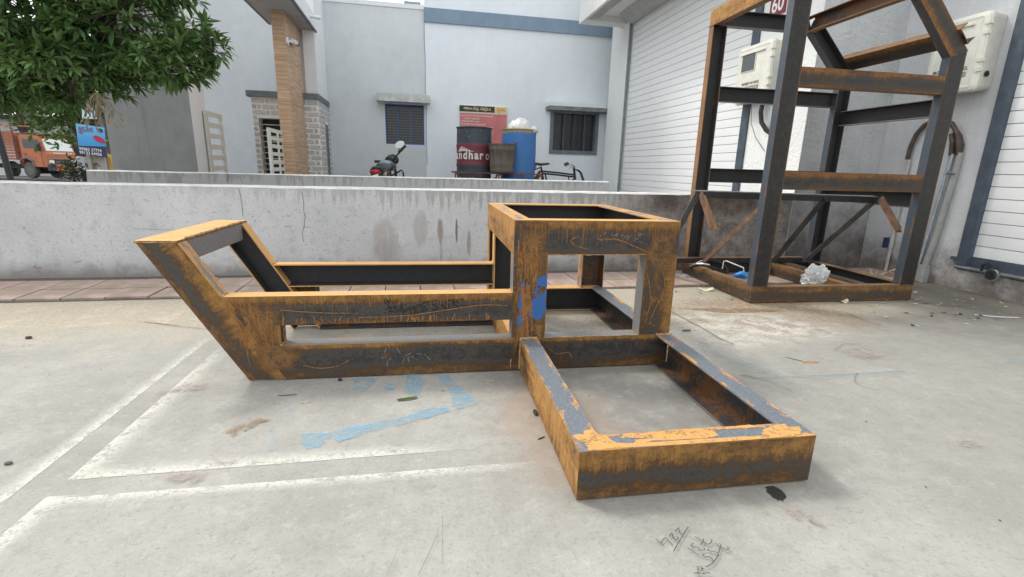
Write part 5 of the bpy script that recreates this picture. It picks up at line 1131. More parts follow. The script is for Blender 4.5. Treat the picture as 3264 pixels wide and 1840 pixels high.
bn=thing('banner',(-10.55,18.0,-.46),'blue printed banner with Gujarati heading and phone numbers on a pole','banner',rz=R(8))
mb=MB(); V=[(-.36,0,2.34),(.37,0,2.25),(.30,.02,1.32),(-.41,.02,1.44)]; mb.grid(V+[(x,y+.015,z) for x,y,z in V],[(0,1,2,3),(7,6,5,4),(0,4,5,1),(1,5,6,2),(2,6,7,3),(3,7,4,0)])
kk=NT('banner_print'); c=kk.coord(); _,_,z=kk.sep(c); col=kk.mix(kk.ramp(z,1.66,1.68),(.025,.03,.085),kk.mix(kk.ramp(z,1.75,2.2),(.05,.30,.62),(.14,.42,.68))); mb.build('sheet',kk.done(col,.5),bn)
BW=plain('banner_white',(.78,.78,.80),.6,.03,5)
text('કુદરત',(-.32,-.012,2.17),.24,plain('banner_maroon',(.22,.03,.10),.6,.05,5),bn,(90,0,0),'LEFT',sx=.8,bold=.003)
text('99983 27774',(-.385,-.012,1.575),.130,BW,bn,(90,5,0),'LEFT',sx=.86,bold=.001); text('99133 64456',(-.39,-.012,1.465),.130,BW,bn,(90,5,0),'LEFT',sx=.86,bold=.001)
mb=MB(); mb.grid([(.02+.17*math.cos(2*math.pi*i/16)*math.cos(-.6)-.08*math.sin(2*math.pi*i/16)*math.sin(-.6),-.013,1.88+.17*math.cos(2*math.pi*i/16)*math.sin(-.6)+.08*math.sin(2*math.pi*i/16)*math.cos(-.6)) for i in range(16)],[tuple(range(16))]); mb.v=[(x+.17,y,z) for x,y,z in mb.v]; mb.build('red_oval',plain('banner_red',(.45,.02,.06),.6,.05,5),bn)
mb=MB(); mb.grid([(.25+.075*math.cos(2*math.pi*i/14),-.013,2.15+.065*math.sin(2*math.pi*i/14)) for i in range(14)],[tuple(range(14))]); mb.build('dark_emblem',plain('banner_navy',(.02,.03,.10),.6,.05,5),bn)
t=thing('small_sign',(-10.4,18.1,-.46),'small pale blue sign panel above the blue banner','sign',rz=R(8))
mb=MB(); mb.box(-.36,.0,2.50,.02,.02,2.82); mb.build('panel',plain('pale_sign',(.55,.72,.74),.6,.1,4),t); mb=MB()
for i in range(3): mb.box(-.27+.1*i,-.004,2.60,-.22+.1*i,-.001,2.76)
mb.build('strokes',plain('sign_navy',(.05,.10,.30),.6,.1,5),t)
t=thing('sign_pole',(-10.3,18.15,-.46),'thin wooden pole carrying the banner and the small sign','pole')
mb=MB(); mb.tube([(-10.3,18.15,-.46),(-10.31,18.15,2.4)],.035,6); mb.tube([(-10.75,18.15,-.46),(-10.75,18.15,1.95)],.03,6); mb.build('shaft',plain('weathered_wood',(.20,.16,.13),.9,.2,6),t)
t=thing('stone_trough',(-10.7,18.3,-.46),'low pale concrete block with an arched opening under the banner','concrete block')
mb=MB(); mb.prism([(-10.95,-.46),(-10.95,1.0),(-10.45,1.0),(-10.45,-.46),(-10.60,-.46),(-10.60,.62),(-10.66,.70),(-10.76,.70),(-10.82,.62),(-10.82,-.46)],18.25,18.5,'Y'); mb.build('body',plain('pale_concrete',(.36,.33,.29),.9,.15,5),t)
def leaf_mesh(L,w,n=3,mats=None,name='leaf'):
    mb=MB(); P=[(0,.0),(.25,.75),(.5,1.0),(.78,.62),(1.0,0)]
    top=[]; 
    for q,(t_,ww) in enumerate(P): top.append((t_*L, ww*w*.5, -.12*L*t_*t_))
    V=[]; F=[]
    for x,ww,z in top: V += [(x,-ww,z+ww*.35),(x,0,z),(x,ww,z+ww*.35)]
    for i in range(len(top)-1):
        for j in range(2): F.append((i*3+j,(i+1)*3+j,(i+1)*3+j+1,i*3+j+1))
    return V,F
def leaf_mat(name,a,b_,c_):
    k=NT(name); c=k.coord(); r=k.rnd(); g=k.n('ShaderNodeNewGeometry'); ri=g.outputs['Random Per Island']
    col=k.mix(k.m('FRACT',k.m('ADD',ri,r)),a,b_); col=k.mix(k.ramp(k.noise(1.6,2,k.n('ShaderNodeNewGeometry').outputs['Position']),.45,.65,0,.5),col,c_)
    k.b.inputs['Transmission Weight'].default_value=0
    tr=k.n('ShaderNodeBsdfTranslucent'); k.set(tr.inputs[0],k.mix(.5,col,(.16,.28,.03))); mx=k.n('ShaderNodeMixShader'); mx.inputs[0].default_value=.22
    k.done(col,.5,0,.35); k.t.links.new(k.b.outputs[0],mx.inputs[1]); k.t.links.new(tr.outputs[0],mx.inputs[2]); k.t.links.new(mx.outputs[0],k.out.inputs[0]); return k.mat
LEAF=leaf_mat('glossy_green_leaf',(.036,.085,.026),(.105,.195,.062),(.16,.26,.09)); LEAFD=leaf_mat('far_green_leaf',(.02,.05,.012),(.06,.10,.02),(.10,.12,.02))
BARK=plain('brown_bark',(.085,.06,.045),.9,.3,14,bumpk=.5)
def frame_from(d_):
    d_=d_.normalized(); u=d_.orthogonal().normalized(); return d_,u,d_.cross(u)
def far_tree(name,label,x,y,h,r,cz,seed,nleaf=1500,size=.28,squash=.75):
    rt=random.Random(seed); t=thing(name,(x,y,RZ),label,'tree',group='street trees beyond the wall')
    mb=MB(); mb.tube([(x,y,RZ),(x+.05,y,RZ+h*.3),(x-.05,y,RZ+cz*.8),(x,y,RZ+cz)],[.16,.13,.10,.05],7)
    for i in range(6):
        a=rt.uniform(0,6.28); mb.tube([(x,y,RZ+h*.33+.08*i),(x+.4*r*math.cos(a),y+.4*r*math.sin(a),RZ+cz*.9),(x+.8*r*math.cos(a),y+.8*r*math.sin(a),RZ+cz+.3)],[.08,.05,.02],5)
    mb.build('trunk',BARK,t)
    mb=MB(); cl=[(rt.gauss(0,.5)*r,rt.gauss(0,.5)*r,rt.gauss(0,.45)*r*squash) for _ in range(16)]
    for i in range(nleaf):
        cx,cyy,cz_=rt.choice(cl); p=Vector((x+cx+rt.gauss(0,.25)*r,y+cyy+rt.gauss(0,.25)*r,RZ+cz+cz_+rt.gauss(0,.2)*r))
        d_=Vector((rt.gauss(0,1),rt.gauss(0,1),rt.gauss(-.3,.6))).normalized(); _,u,v=frame_from(d_); s_=size*rt.uniform(.6,1.3)
        mb.face([p,p+d_*s_*.5+u*s_*.22,p+d_*s_,p+d_*s_*.5-u*s_*.22])
    mb.build('crown',LEAFD,t)
far_tree('roadside_tree','dark leafy roadside tree with a forked trunk behind the blue banner',-12.2,20.5,4.2,1.6,3.6,3,2600,.24)
far_tree('roadside_tree','bushy roadside tree just right of the blue banner pole',-10.9,22.5,4.0,1.3,2.3,5,1500,.24)
far_tree('roadside_tree','spreading tree above the orange truck\'s load',-25.5,37,7,3.2,6.0,9,2200,.42)
t=thing('potted_shrub',(-12.0,19.2,RZ),'small dark leafy shrub at the foot of the banner','shrub')
mb=MB(); rt=random.Random(4)
for i in range(220):
    p=Vector((-12.0+rt.gauss(0,.17),19.2+rt.gauss(0,.2),RZ+.85+rt.gauss(0,.2))); d_=Vector((rt.gauss(0,1),rt.gauss(0,1),rt.gauss(0,.7))).normalized(); _,u,v=frame_from(d_); mb.face([p,p+d_*.09+u*.03,p+d_*.18,p+d_*.09-u*.03])
mb.build('foliage',leaf_mat('dark_shrub_leaf',(.008,.014,.010),(.02,.03,.022),(.05,.06,.06)),t); mb=MB(); mb.tube([(-12,19.2,RZ),(-12,19.2,RZ+.8)],.03,5); mb.build('stem',BARK,t)
t=thing('leaning_pole',(-6.85,9.5,RZ),'dark timber post leaning at the far left edge behind the wall','pole')
mb=MB(); mb.tube([(-6.82,9.5,RZ),(-6.94,9.5,1.5)],.045,7); mb.build('shaft',plain('dark_post',(.03,.034,.036),.7,.2,8),t)
def bld(label,x0,x1,y0,y1,z1,mat,wins=(),roof=None):
    t=thing('street_building',((x0+x1)/2,(y0+y1)/2,RZ),label,'building',group='far buildings on the street'); mb=MB(); mb.box(x0,y0,RZ,x1,y1,z1); mb.build('wall',mat,t)
    if roof: mb=MB(); mb.box(x0-.3,y0-.5,z1+.002,x1+.3,y1,z1+.25); mb.build('roof',roof,t)
    for (a,b_,c_,d_) in wins:
        mb=MB(); mb.box(a,y0-.03,c_,b_,y0-.002,d_); mb.build('window',GL,t)
    return t
FW=plain('far_white_wall',(.60,.62,.62),.8,.1,2); FG=plain('far_grey_wall',(.22,.23,.24),.8,.2,2); FD=plain('far_dark_shed',(.05,.052,.055),.8,.3,2)
bld('white-walled shed with a dark roof behind the orange truck',-36,-24.8,38,46,3.1,FW,[(-31,-29,.6,1.8)],FD)
bld('dark grey shed behind the truck\'s cab',-24.4,-22.6,39.5,46,5.2,FD)
t=thing('street_wall',(-17,33,RZ),'low white ribbed compound wall across the street','wall'); mb=MB(); mb.box(-22,34,RZ,-10,34.2,.9); mb.build('wall',FW,t); ref=None
for i in range(4):
    if ref is None: mb=MB(); mb.box(-22,33.95,RZ+.2,-10,33.998,RZ+.3); ref=mb.build('rib',FG,t)
    else: clone(ref,(0,0,.3*i))

# ------------------------------------------------------------------ foreground tree overhanging the wall
TR = thing('tree',(-4.15,5.3,-.45),'large leafy green tree overhanging the boundary wall at the upper left','tree')
rt=random.Random(21)
mb=MB(); trunk=[(-4.15,5.3,-.46),(-4.12,5.32,.4),(-4.05,5.3,1.1),(-3.95,5.25,1.7),(-3.8,5.2,2.3),(-3.6,5.2,3.0)]
mb.tube(trunk,[.17,.14,.125,.11,.08,.04],9)
blobs=[((-3.15,5.0,1.95),(.62,.55,.50),330),((-2.45,4.75,2.0),(.46,.45,.36),200),((-2.02,4.62,1.66),(.30,.30,.22),120),((-2.85,4.75,1.53),(.46,.42,.24),170),((-2.02,4.75,2.22),(.22,.25,.17),60),((-3.75,5.1,1.70),(.46,.5,.50),210),((-2.9,5.1,2.45),(.95,.6,.40),260),((-3.5,5.3,2.0),(.6,.5,.6),160),((-3.4,4.75,1.50),(.42,.4,.24),150),((-1.80,4.60,1.78),(.17,.16,.15),40),((-2.40,4.7,1.58),(.28,.3,.18),80),((-3.9,4.9,2.3),(.5,.5,.5),150)]
for (c,r,n_) in blobs:
    c=Vector(c); s_=Vector((-4.0,5.28,1.2+rt.random()*.8)); m_=s_.lerp(c,.55)+Vector((0,0,.05)); mb.tube([s_,m_,c],[.045,.028,.012],6)
shoots=[]
for (c,r,n_) in blobs:
    for i in range(int(n_*1.15)):
        while True:
            q=Vector((rt.uniform(-1,1),rt.uniform(-1,1),rt.uniform(-1,1)))
            if .15<q.length<1: break
        q=q*(q.length**-.35) if q.length>0 else q
        if q.length>1.12: q*=1.12/q.length
        p=Vector((c[0]+q.x*r[0],c[1]+q.y*r[1],c[2]+q.z*r[2])); p+=Vector((mnoise.noise(p*3.1),mnoise.noise(p*3.1+Vector((9,0,0))),mnoise.noise(p*3.1+Vector((0,9,0)))))*.09
        d_=Vector((q.x*r[0]*1.2+rt.gauss(0,.2)+.12,q.y*r[1]+rt.gauss(0,.2)-.12,q.z*r[2]*.8+rt.gauss(0,.2)+.12)); shoots.append((p,d_.normalized()))
        if rt.random()<.22: mb.tube([Vector(c).lerp(p,.25),Vector(c).lerp(p,.65)+Vector((0,0,-.02)),p],[.010,.006,.004],4,caps=False)
mb.build('trunk',BARK,TR)
LV,LF=leaf_mesh(1.0,.25)
inst=[]
for p,d_ in shoots:
    ax_,u,v=frame_from(d_); n_=rt.choice((6,7,8,9)); a0=rt.random()*6.28
    for i in range(n_):
        a=a0+6.283*i/n_+rt.uniform(-.25,.25); tilt=rt.uniform(.35,1.35) if i>1 else rt.uniform(.1,.5)
        ld=(ax_*math.cos(tilt)+(u*math.cos(a)+v*math.sin(a))*math.sin(tilt)); ld=(ld+Vector((0,0,-.22))).normalized()
        L=rt.uniform(.070,.128); side=ld.cross(Vector((0,0,1)));  side=side.normalized() if side.length>.05 else ld.orthogonal().normalized(); upv=side.cross(ld)
        roll=rt.gauss(0,.5); s2=side*math.cos(roll)+upv*math.sin(roll); u2=s2.cross(ld)
        M=Matrix(((ld.x,s2.x,u2.x),(ld.y,s2.y,u2.y),(ld.z,s2.z,u2.z)))*L; base=p-ax_*rt.uniform(0,.05)
        inst.append((M,base))
campos=Vector((0,0,.88)); fwd=cam_matrix(R(13.889),R(1.546),R(9.595)).to_3x3().transposed()
def inview(b_):
    q=fwd@(b_-campos); 
    return q.z<0 and abs(q.x/q.z)<1.0 and abs(q.y/q.z)<.575
vis=[i for i,(M,b_) in enumerate(inst) if inview(b_)]
vis.sort(key=lambda i:(inst[i][1]-campos).length); near=set(vis[:290])
mb=MB()
for i,(M,b_) in enumerate(inst):
    if i in near: continue
    mb.grid([b_+M@Vector(q) for q in LV],LF)
tag(mb.build('crown',LEAF,TR,smooth_=True),kind='stuff')
mb=MB(); mb.v=[Vector(q)+Vector(ORG[TR.name][0]) for q in LV]; mb.f=list(LF); mb.m=[0]*len(LF); mb.uv=[[(0,0)]*4 for _ in LF]
lref=None
for i in near:
    M,b_=inst[i]
    if lref is None: lref=mb.build('leaf',LEAF,TR,smooth_=True); o=lref
    else: o=lref.copy(); COL.objects.link(o); ORG[o.name]=ORG[lref.name]
    o.matrix_local=Matrix.Translation(b_-Vector(ORG[TR.name][0]))@M.to_4x4()
mb=MB(); DRY=plain('dry_brown_leaf',(.24,.20,.13),.9,.3,20)
for i in range(24):
    a=rt.uniform(-1.0,1.0); L=rt.uniform(.06,.20); p=Vector((-2.52,4.45,1.36)); e=p+Vector((math.sin(a)*L*.8,rt.uniform(-.08,.08),-L)); mb.tube([p,p.lerp(e,.6)+Vector((0,0,.03)),e],.0025,4)
    for q in range(2):
        b_=e+Vector((rt.gauss(0,.015),rt.gauss(0,.015),rt.gauss(0,.02))); d_=Vector((rt.gauss(0,.4),rt.gauss(0,.4),-1)).normalized(); _,u,v=frame_from(d_); mb.face([b_,b_+d_*.03+u*.009,b_+d_*.065,b_+d_*.03-u*.009])
tag(mb.build('dry_twig',DRY,TR),'dead brown sprig hanging from the green crown')
# ------------------------------------------------------------------ marks on the yard floor
SPRAY=alpha_mat('white_overspray',(.72,.71,.62),.66,20,fade=1.3,col2=(.78,.77,.70))
BLUES=alpha_mat('faded_blue_spray',(.22,.44,.60),.66,13,.34,.66,col2=(.27,.46,.58))
BLUEF=alpha_mat('very_faded_blue_spray',(.30,.45,.55),.16,16,.36,.58)
REPAIR=alpha_mat('chipped_concrete_patch',(.46,.40,.36),.7,22,.40,.60,col2=(.36,.30,.27),edge=1.0); OIL=alpha_mat('dark_oil_stain',(.035,.034,.033),.95,20,.2,.36)
CRACKM=alpha_mat('floor_crack',(.12,.115,.11),.55,30,.34,.5); RUSTST=alpha_mat('rust_floor_stain',(.27,.17,.09),.75,18,.38,.56); SCR=alpha_mat('pencil_scratch',(.075,.072,.066),.95,60,.05,.2)
GLOW=alpha_mat('painted_sun_on_concrete',(.60,.57,.50),.75,9,.36,.6,edge=1.2)  # warm sunlight on the concrete, painted as a pale patch
def strip(name,p,q,wd,mat,seg=24,z=.0012,wob=0,side=1):
    """band from p to q; crisp edge on the line, fading to one side"""
    mb=MB(); p=Vector((*p,z)); q=Vector((*q,z)); t_=(q-p).normalized(); nrm_=Vector((-t_.y,t_.x,0))*side
    for i in range(seg):
        a,b_=p.lerp(q,i/seg),p.lerp(q,(i+1)/seg)
        mb.face([a,b_,b_+nrm_*wd,a+nrm_*wd],0,[(0,i/seg),(0,(i+1)/seg),(1,(i+1)/seg),(1,i/seg)])
    return mb.build(name,mat,ground)
strip('paint_overspray',(-1.110,1.288),(-1.110,2.75),.07,SPRAY,side=1)
strip('paint_overspray',(-1.014,1.372),(-1.018,2.50),.11,SPRAY,z=.0014,side=-1)
strip('paint_overspray',(-1.016,1.290),(.42,1.302),.055,SPRAY,z=.0016,side=-1)
strip('paint_overspray',(-.975,1.372),(.18,1.394),.08,SPRAY,z=.0018,side=1)
strip('paint_overspray',(-1.016,1.300),(-1.022,1.02),.10,SPRAY,z=.0020,side=1)
strip('paint_overspray',(-1.114,1.262),(-1.34,1.262),.06,SPRAY,z=.0022,side=1); strip('paint_overspray',(-1.09,1.18),(-1.40,1.16),.08,SPRAY,z=.0024,side=1)
rr=random.Random(5)
def flat(name,poly,mat,z,jit=.006,sub=5,fan=False):
    mb=MB(); ragged(mb,poly,lambda a,b_:(a,b_,z),jit,sub,0,fan); return mb.build(name,mat,ground)
BLUE=[[(-.442,1.554),(-.36,1.549),(-.26,1.591),(-.12,1.622),(-.004,1.694),(.052,1.676),(.061,1.646),(-.066,1.59),(-.185,1.543),(-.258,1.509),(-.31,1.483),(-.33,1.512),(-.352,1.506),(-.357,1.462),(-.404,1.451),(-.419,1.487)],[(.001,1.987),(.055,1.982),(.106,1.85),(.158,1.737),(.171,1.699),(.084,1.661),(.072,1.698),(.063,1.827)],[(-.147,2.3),(-.072,2.2),(-.042,1.865),(-.055,1.786),(-.102,1.811),(-.117,1.888)],[(-.332,1.983),(-.302,1.987),(-.234,1.985),(-.251,1.916),(-.271,1.842),(-.307,1.853),(-.319,1.895),(-.279,1.905),(-.273,1.947),(-.319,1.937)],[(-.196,1.896),(-.156,1.885),(-.157,1.857),(-.19,1.861)],[(-.35,2.45),(-.05,2.5),(0,2.42),(-.1,2.36),(-.35,2.38)]]
for i,P in enumerate(BLUE): flat('blue_paint_mark',P,BLUES,.0026+.0002*i,.003)
for i,P in enumerate(([(.181,1.735),(.2,1.696),(.237,1.716),(.244,1.679),(.218,1.657),(.193,1.637),(.179,1.605),(.165,1.629),(.194,1.672)],[(-.556,1.803),(-.536,1.789),(-.482,1.658),(-.491,1.654)],[(-.553,1.615),(-.53,1.583),(-.481,1.46),(-.511,1.455)],[(1.32,2.20),(1.38,2.20),(1.60,1.80),(1.52,1.80)],[(1.62,1.79),(1.76,1.80),(2.18,1.82),(2.10,1.76),(1.70,1.75)],[(2.9,1.9),(3.3,1.9),(3.2,1.82),(2.8,1.83)])):
    flat('blue_paint_mark',P,BLUEF,.0040+.0002*i,.006)
flat('oil_stain',[(.946,1.096),(.975,1.098),(.984,1.068),(.978,1.049),(.957,1.032),(.941,1.038),(.937,1.07)],OIL,.0016,.004)
for i,P in enumerate(([(.921,1.029),(.957,1.028),(.986,1.009),(.985,.98),(1.001,.961),(1.001,.933),(.997,.901),(.981,.913),(.977,.933),(.959,.949),(.92,.954),(.913,.986)],[(2.049,2.069),(2.2,2.162),(2.304,2.153),(2.283,2.021),(2.339,1.942),(2.239,1.928),(2.087,1.931),(2.054,2.006)],[(1.794,1.269),(1.861,1.25),(1.862,1.187),(1.811,1.182),(1.766,1.204),(1.763,1.238)],[(-.779,1.342),(-.772,1.375),(-.725,1.378),(-.684,1.373),(-.638,1.367),(-.629,1.332),(-.648,1.297),(-.695,1.311),(-.746,1.322)],[(-.702,1.439),(-.671,1.438),(-.617,1.415),(-.569,1.4),(-.581,1.371),(-.608,1.391),(-.663,1.379)],[(-1.079,1.915),(-1.001,1.996),(-.86,2.02),(-.88,1.93),(-.997,1.90),(-1.047,1.889)])):
    flat('chipped_patch',P,REPAIR,.0044+.0002*i,.008,5,True)
for i,P in enumerate(([(-.66,1.56),(-.62,1.60),(-.56,1.66),(-.60,1.67),(-.69,1.585)],[(1.6,2.9),(2.2,2.85),(2.3,2.78),(1.9,2.76)])): flat('rust_stain',P,RUSTST,.0056+.0002*i,.01)
flat('painted_sun_patch',[(1.25,2.85),(1.75,3.1),(2.5,2.80),(2.72,2.24),(2.2,2.12),(1.34,1.95),(1.18,2.2)],GLOW,.0008,.03,8,True); flat('painted_sun_patch',[(-2.9,3.40),(-.75,3.40),(-.95,2.62),(-1.3,2.72),(-2.9,2.60)],alpha_mat('painted_sunlit_sand',(.56,.50,.40),.7,7,.36,.62,edge=1.0),.0007,.04,8,True)  # painted sunlight behind the front arm; on the left, sand with sunlight painted in
mb=MB()
for P,w_ in (([(1.359,1.833),(1.399,1.819),(1.419,1.797),(1.668,1.791),(1.864,1.791),(2.184,1.799)],.008),([(1.369,1.842),(1.452,1.756),(1.484,1.663)],.007),([(1.934,1.804),(1.836,1.716),(1.833,1.661),(1.873,1.621)],.007),([(1.79,1.948),(1.863,1.941)],.006),([(1.52,2.9),(1.55,2.494),(1.55,2.307),(1.572,2.206)],.02),([(2.708,2.679),(2.688,2.506),(2.717,2.432)],.014),([(2.05,2.07),(2.13,2.12),(2.2,2.16),(2.28,2.15)],.008),([(2.05,2.0),(2.14,1.97),(2.3,1.99)],.006),([(-1.0,2.33),(-.82,2.45),(-.78,2.52)],.008),([(-1.03,2.9),(-.9,2.93),(-.75,2.96)],.010),([(.31,1.9),(.2,1.905)],.004),([(.009,1.045),(-.012,.976),(-.038,.906)],.003),([(.018,1.085),(.016,1.0),(.014,.93)],.002),([(-.091,.977),(-.106,.915)],.002)):
    mb.ribbon(P,w_*.6,lambda a,b_:(a,b_,.0062))
mb.build('floor_crack',CRACKM,ground)
SCRATCH=[[(.532,.939),(.536,.931),(.54,.924),(.542,.916)],[(.54,.924),(.546,.93),(.559,.939),(.562,.927),(.565,.914)],[(.57,.941),(.582,.952),(.579,.941),(.579,.932),(.583,.929),(.59,.934),(.59,.941)],[(.592,.958),(.596,.958),(.608,.967),(.604,.955),(.603,.946),(.609,.945),(.616,.949),(.619,.954)],[(.632,.968),(.633,.965),(.618,.952),(.588,.924),(.569,.906),(.557,.894)],[(.633,.934),(.644,.918),(.648,.909),(.652,.905),(.661,.908),(.669,.916),(.669,.919)],[(.652,.924),(.646,.916),(.633,.905)],[(.619,.913),(.612,.909),(.609,.904),(.613,.901),(.623,.899),(.623,.892),(.628,.889),(.636,.89),(.635,.895)],[(.597,.9),(.605,.888),(.613,.875)],[(.647,.892),(.642,.888),(.642,.886),(.656,.88),(.66,.874),(.656,.866)],[(.672,.907),(.675,.897),(.681,.888),(.688,.883),(.695,.885),(.692,.889)],[(.68,.904),(.682,.898),(.674,.889),(.662,.876)],[(.628,.878),(.621,.875),(.621,.871),(.632,.868),(.636,.864),(.636,.853)],[(.655,.871),(.653,.866),(.641,.856),(.626,.847),(.614,.842),(.608,.841)],[(.587,.844),(.592,.843),(.589,.838),(.584,.835)],[(.596,.844),(.599,.841),(.595,.835),(.598,.833)],[(.597,.837),(.603,.837)],[(.572,.828),(.587,.826)],[(.584,.832),(.58,.824)],[(.589,.823),(.595,.824),(.594,.821)],[(.6,.824),(.606,.825),(.608,.821)]]
mb=MB()
for P in SCRATCH: mb.ribbon(P,.0023,lambda a,b_:(a,b_,.0066))
mb.build('pencil_figures',SCR,ground)

# ------------------------------------------------------------------ litter
rl=random.Random(8)
def lump(name,c,r,mat,label,cat,n=10,k=7,amp=.35,fr=18,grp=None,sm=False,z0=0):
    mb=MB(); mb.ball((c[0],c[1],c[2]),r,n,k); V=[]
    for v in mb.v:
        p=Vector(v); q=mnoise.noise(p*fr+Vector((c[0]*7,0,0)))*amp; p=Vector(c)+(p-Vector(c))*(1+q); V.append((p.x,p.y,max(p.z,z0)))
    mb.v=V; return tag(mb.build(name,mat,origin=(c[0],c[1],z0),smooth_=sm),label,cat,grp)
def scrap(name,c,a,L,w_,mat,label,cat,curl=.3,grp=None,z0=.001):
    mb=MB(); n=6; ca,sa=math.cos(a),math.sin(a)
    for i in range(n):
        q=[]
        for (t_,s_) in ((i/n,-1),((i+1)/n,-1),((i+1)/n,1),(i/n,1)):
            ww=w_*.5*math.sin(math.pi*(.08+.84*t_))**.6; x=(t_-.5)*L; y=s_*ww; zz=z0+curl*w_*((t_-.45)**2*2+(.5 if s_>0 else 0)*.5)
            q.append((c[0]+x*ca-y*sa,c[1]+x*sa+y*ca,zz))
        mb.face(q)
    return tag(mb.build(name,mat,origin=(c[0],c[1],z0)),label,cat,grp)
GREENL=plain('fallen_green_leaf',(.06,.085,.025),.5,.3,40); STRAW=plain('straw_scrap',(.42,.36,.22),.8,.2,40); DRYL=plain('orange_dry_leaf',(.45,.20,.09),.7,.2,40); DKB=plain('dark_bit',(.03,.027,.024),.8,.3,40); PAPER=plain('cream_paper',(.60,.55,.40),.8,.15,30,dirt=(.3,.25,.18)); CLOTH=plain('grey_rag',(.45,.43,.41),.9,.2,30,bumpk=.5)
scrap('fallen_leaf',(-.101,1.765),.2,.075,.025,GREENL,'single green leaf lying by the blue paint marks','leaf')
scrap('fallen_leaf',(1.81,1.95),-.15,.075,.02,DRYL,'small orange dry leaf on the concrete right of the front arm','leaf')
scrap('stalk',(1.76,1.99),-.9,.08,.006,DKB,'thin dark stalk lying beside the orange dry leaf','stalk')
scrap('stalk',(-.56,1.85),.05,.07,.006,GREENL,'thin green stalk on the concrete below the long frame','stalk')
scrap('straw',(-.475,1.78),.3,.035,.008,STRAW,'short straw scrap below the long frame','straw')
scrap('stalk',(.232,1.90),-.3,.045,.012,STRAW,'pale husk lying just left of the front arm','husk')
lump('stone',(-.384,1.965,.006),(.011,.008,.008),DKB,'small black clod against the foot of the long beam','stone',8,5)
lump('stone',(-1.969,2.623,.006),(.016,.010,.008),plain('brown_stone',(.09,.07,.05),.9,.2,30),'small brown stone on the sandy ground at the far left','stone',8,5)
lump('cigarette_stub',(.37,1.60,.006),(.008,.022,.006),DKB,'small black and white stub by the left side of the front arm','stub',8,5)
scrap('twig',(.355,1.43),.5,.03,.008,DKB,'short dark twig left of the front arm\'s corner','twig')
lump('stone',(-1.23,1.476,.004),(.012,.008,.005),plain('grey_stone',(.10,.10,.10),.9,.2,30),'flat grey stone at the lower left of the yard','stone',8,5)
lump('stone',(1.43,2.45,.004),(.03,.014,.006),plain('slate_chip',(.10,.095,.085),.9,.2,30),'flat dark chip on the concrete behind the front arm','stone',8,5)
scrap('paper_scrap',(2.085,3.36),-.4,.11,.05,PAPER,'folded cream paper scrap outside the tall frame\'s left base','paper',.7)
lump('rag',(2.13,3.82,.01),(.09,.05,.02),CLOTH,'dirty pale rag beside the rear left foot of the tall frame','rag',12,7,.5,30)
scrap('paper_scrap',(2.93,2.955),.2,.075,.035,PAPER,'small crumpled paper against the tall frame\'s front base beam','paper',.9)
scrap('plastic_strip',(3.72,2.55),-.35,.26,.012,plain('white_strip',(.7,.7,.7),.4,.1,30),'white plastic strip at the right edge of the yard','strip',.6)
lump('plastic_packet',(2.335,3.30,.135),(.055,.045,.03),plain('blue_white_packet',(.03,.25,.62),.35,.25,9,dirt=(.75,.72,.68),dirtk=.9),'bright blue and white plastic packet on the tall frame\'s base','packet',14,9,.4,22,z0=.10)
CLEAR=NT('clear_polythene'); CLEAR.b.inputs['Transmission Weight'].default_value=.35; CLEAR=CLEAR.done((.70,.72,.72),.15,0,.5,.80)
mb=MB(); mb.ball((2.80,3.13,.155),(.09,.07,.09),30,22)
def crump(x,y,z):
    p=Vector((x,y,z)); r_=abs(mnoise.noise(p*26))+.6*abs(mnoise.noise(p*48+Vector((7,3,1)))); q=(p-Vector((2.80,3.13,.12)))
    q=q*(1.18-.62*r_); q.x+=q.z*.35; q.z*=1.0+.5*mnoise.noise(Vector((x*16,y*16,0))); p=Vector((2.80,3.13,.12))+q; return (p.x,p.y,max(.10,p.z))
mb.v=[crump(*v) for v in mb.v]
tag(mb.build('plastic_bag',CLEAR,origin=(2.80,3.13,.1)),'crumpled clear plastic bag sitting on the tall frame\'s front base beam','plastic bag')
lump('foam_scrap',(2.68,3.28,.02),(.04,.025,.02),plain('white_foam',(.72,.72,.7),.7,.1,20),'white foam scrap on the ground inside the tall frame','foam',10,6)
t=thing('cable_coil',(2.42,3.72,.11),'loop of black and silver cable lying inside the tall frame\'s base','cable')
mb=MB(); P=[(2.30+.02*math.cos(a*1.0)+.13*math.cos(a),3.70+.15*math.sin(a),.12+.03*math.sin(a*2)) for a in [i*.35 for i in range(19)]]; mb.tube(P,.011,6); mb.build('black_cable',BLACK,t)
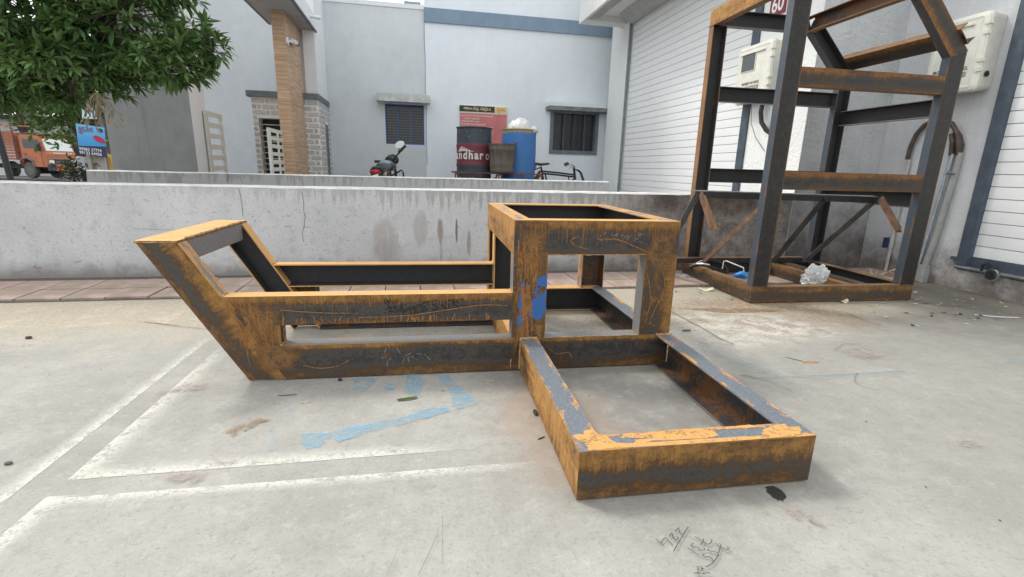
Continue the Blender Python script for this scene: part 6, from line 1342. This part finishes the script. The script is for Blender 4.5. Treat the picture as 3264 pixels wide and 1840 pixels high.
mb=MB(); mb.tube([(p[0]-.01,p[1]-.015,p[2]+.017) for p in P[4:13]],.007,6); mb.build('silver_sleeve',CHROME,t)
t=thing('wire_hook',(2.42,3.5,.1),'bent pale wire handle sticking up beside the blue packet','wire'); mb=MB(); mb.tube([(2.36,3.60,.12),(2.365,3.60,.185),(2.375,3.58,.19),(2.425,3.42,.165),(2.43,3.41,.12)],.005,5); mb.build('wire',plain('pale_wire',(.62,.62,.6),.4,.1,20),t)
mb=MB()
for i in range(330):
    if i<150: x,y=rl.uniform(2.9,4.3),rl.uniform(2.4,4.0)
    elif i<250: x,y=rl.uniform(1.7,3.4),rl.uniform(3.0,4.0)
    else: x,y=rl.uniform(-2.8,2.4),rl.uniform(.8,3.4)
    s_=rl.uniform(.004,.014)*(1.2 if i<250 else .35); a=rl.uniform(0,6.28); P=[(x+s_*q*math.cos(a+t_),y+s_*q*math.sin(a+t_),.0075 if False else .001+s_*rl.uniform(.1,.5)) for t_,q in ((0,1.6),(1.4,.7),(3.1,1.5),(4.6,.8))]; mb.face(P,rl.choice((0,1,2)) if i<250 else 0)
tag(mb.build('floor_litter',[DKB,PAPER,plain('grey_grit',(.3,.29,.27),.9,.2,20)]),kind='stuff')
t=thing('stick_pile',(4.1,3.8,0),'handful of pale sticks against the stained wall inside the tall frame','sticks'); STK=plain('pale_sticks',(.40,.33,.24),.9,.3,20)
for i in range(7):
    x=4.2-.05*i+rl.uniform(-.1,.1); y=3.75+rl.uniform(-.1,.1); mb=MB(); mb.tube([(x,y,.02),(x+rl.uniform(-.2,.2),y+rl.uniform(-.06,.1),rl.uniform(.02,.10))],.007,5); mb.build('stick',STK,t)
# ------------------------------------------------------------------ lettering becomes mesh
bpy.context.view_layer.update()
dg = bpy.context.evaluated_depsgraph_get()
for o in [o for o in bpy.data.objects if o.type == 'FONT']:
    me = bpy.data.meshes.new_from_object(o.evaluated_get(dg)); n = bpy.data.objects.new('tmp', me)
    COL.objects.link(n); n.parent = o.parent; n.location = o.location; n.rotation_euler = o.rotation_euler; n.scale = o.scale
    bpy.data.objects.remove(o); n.name = 'lettering'
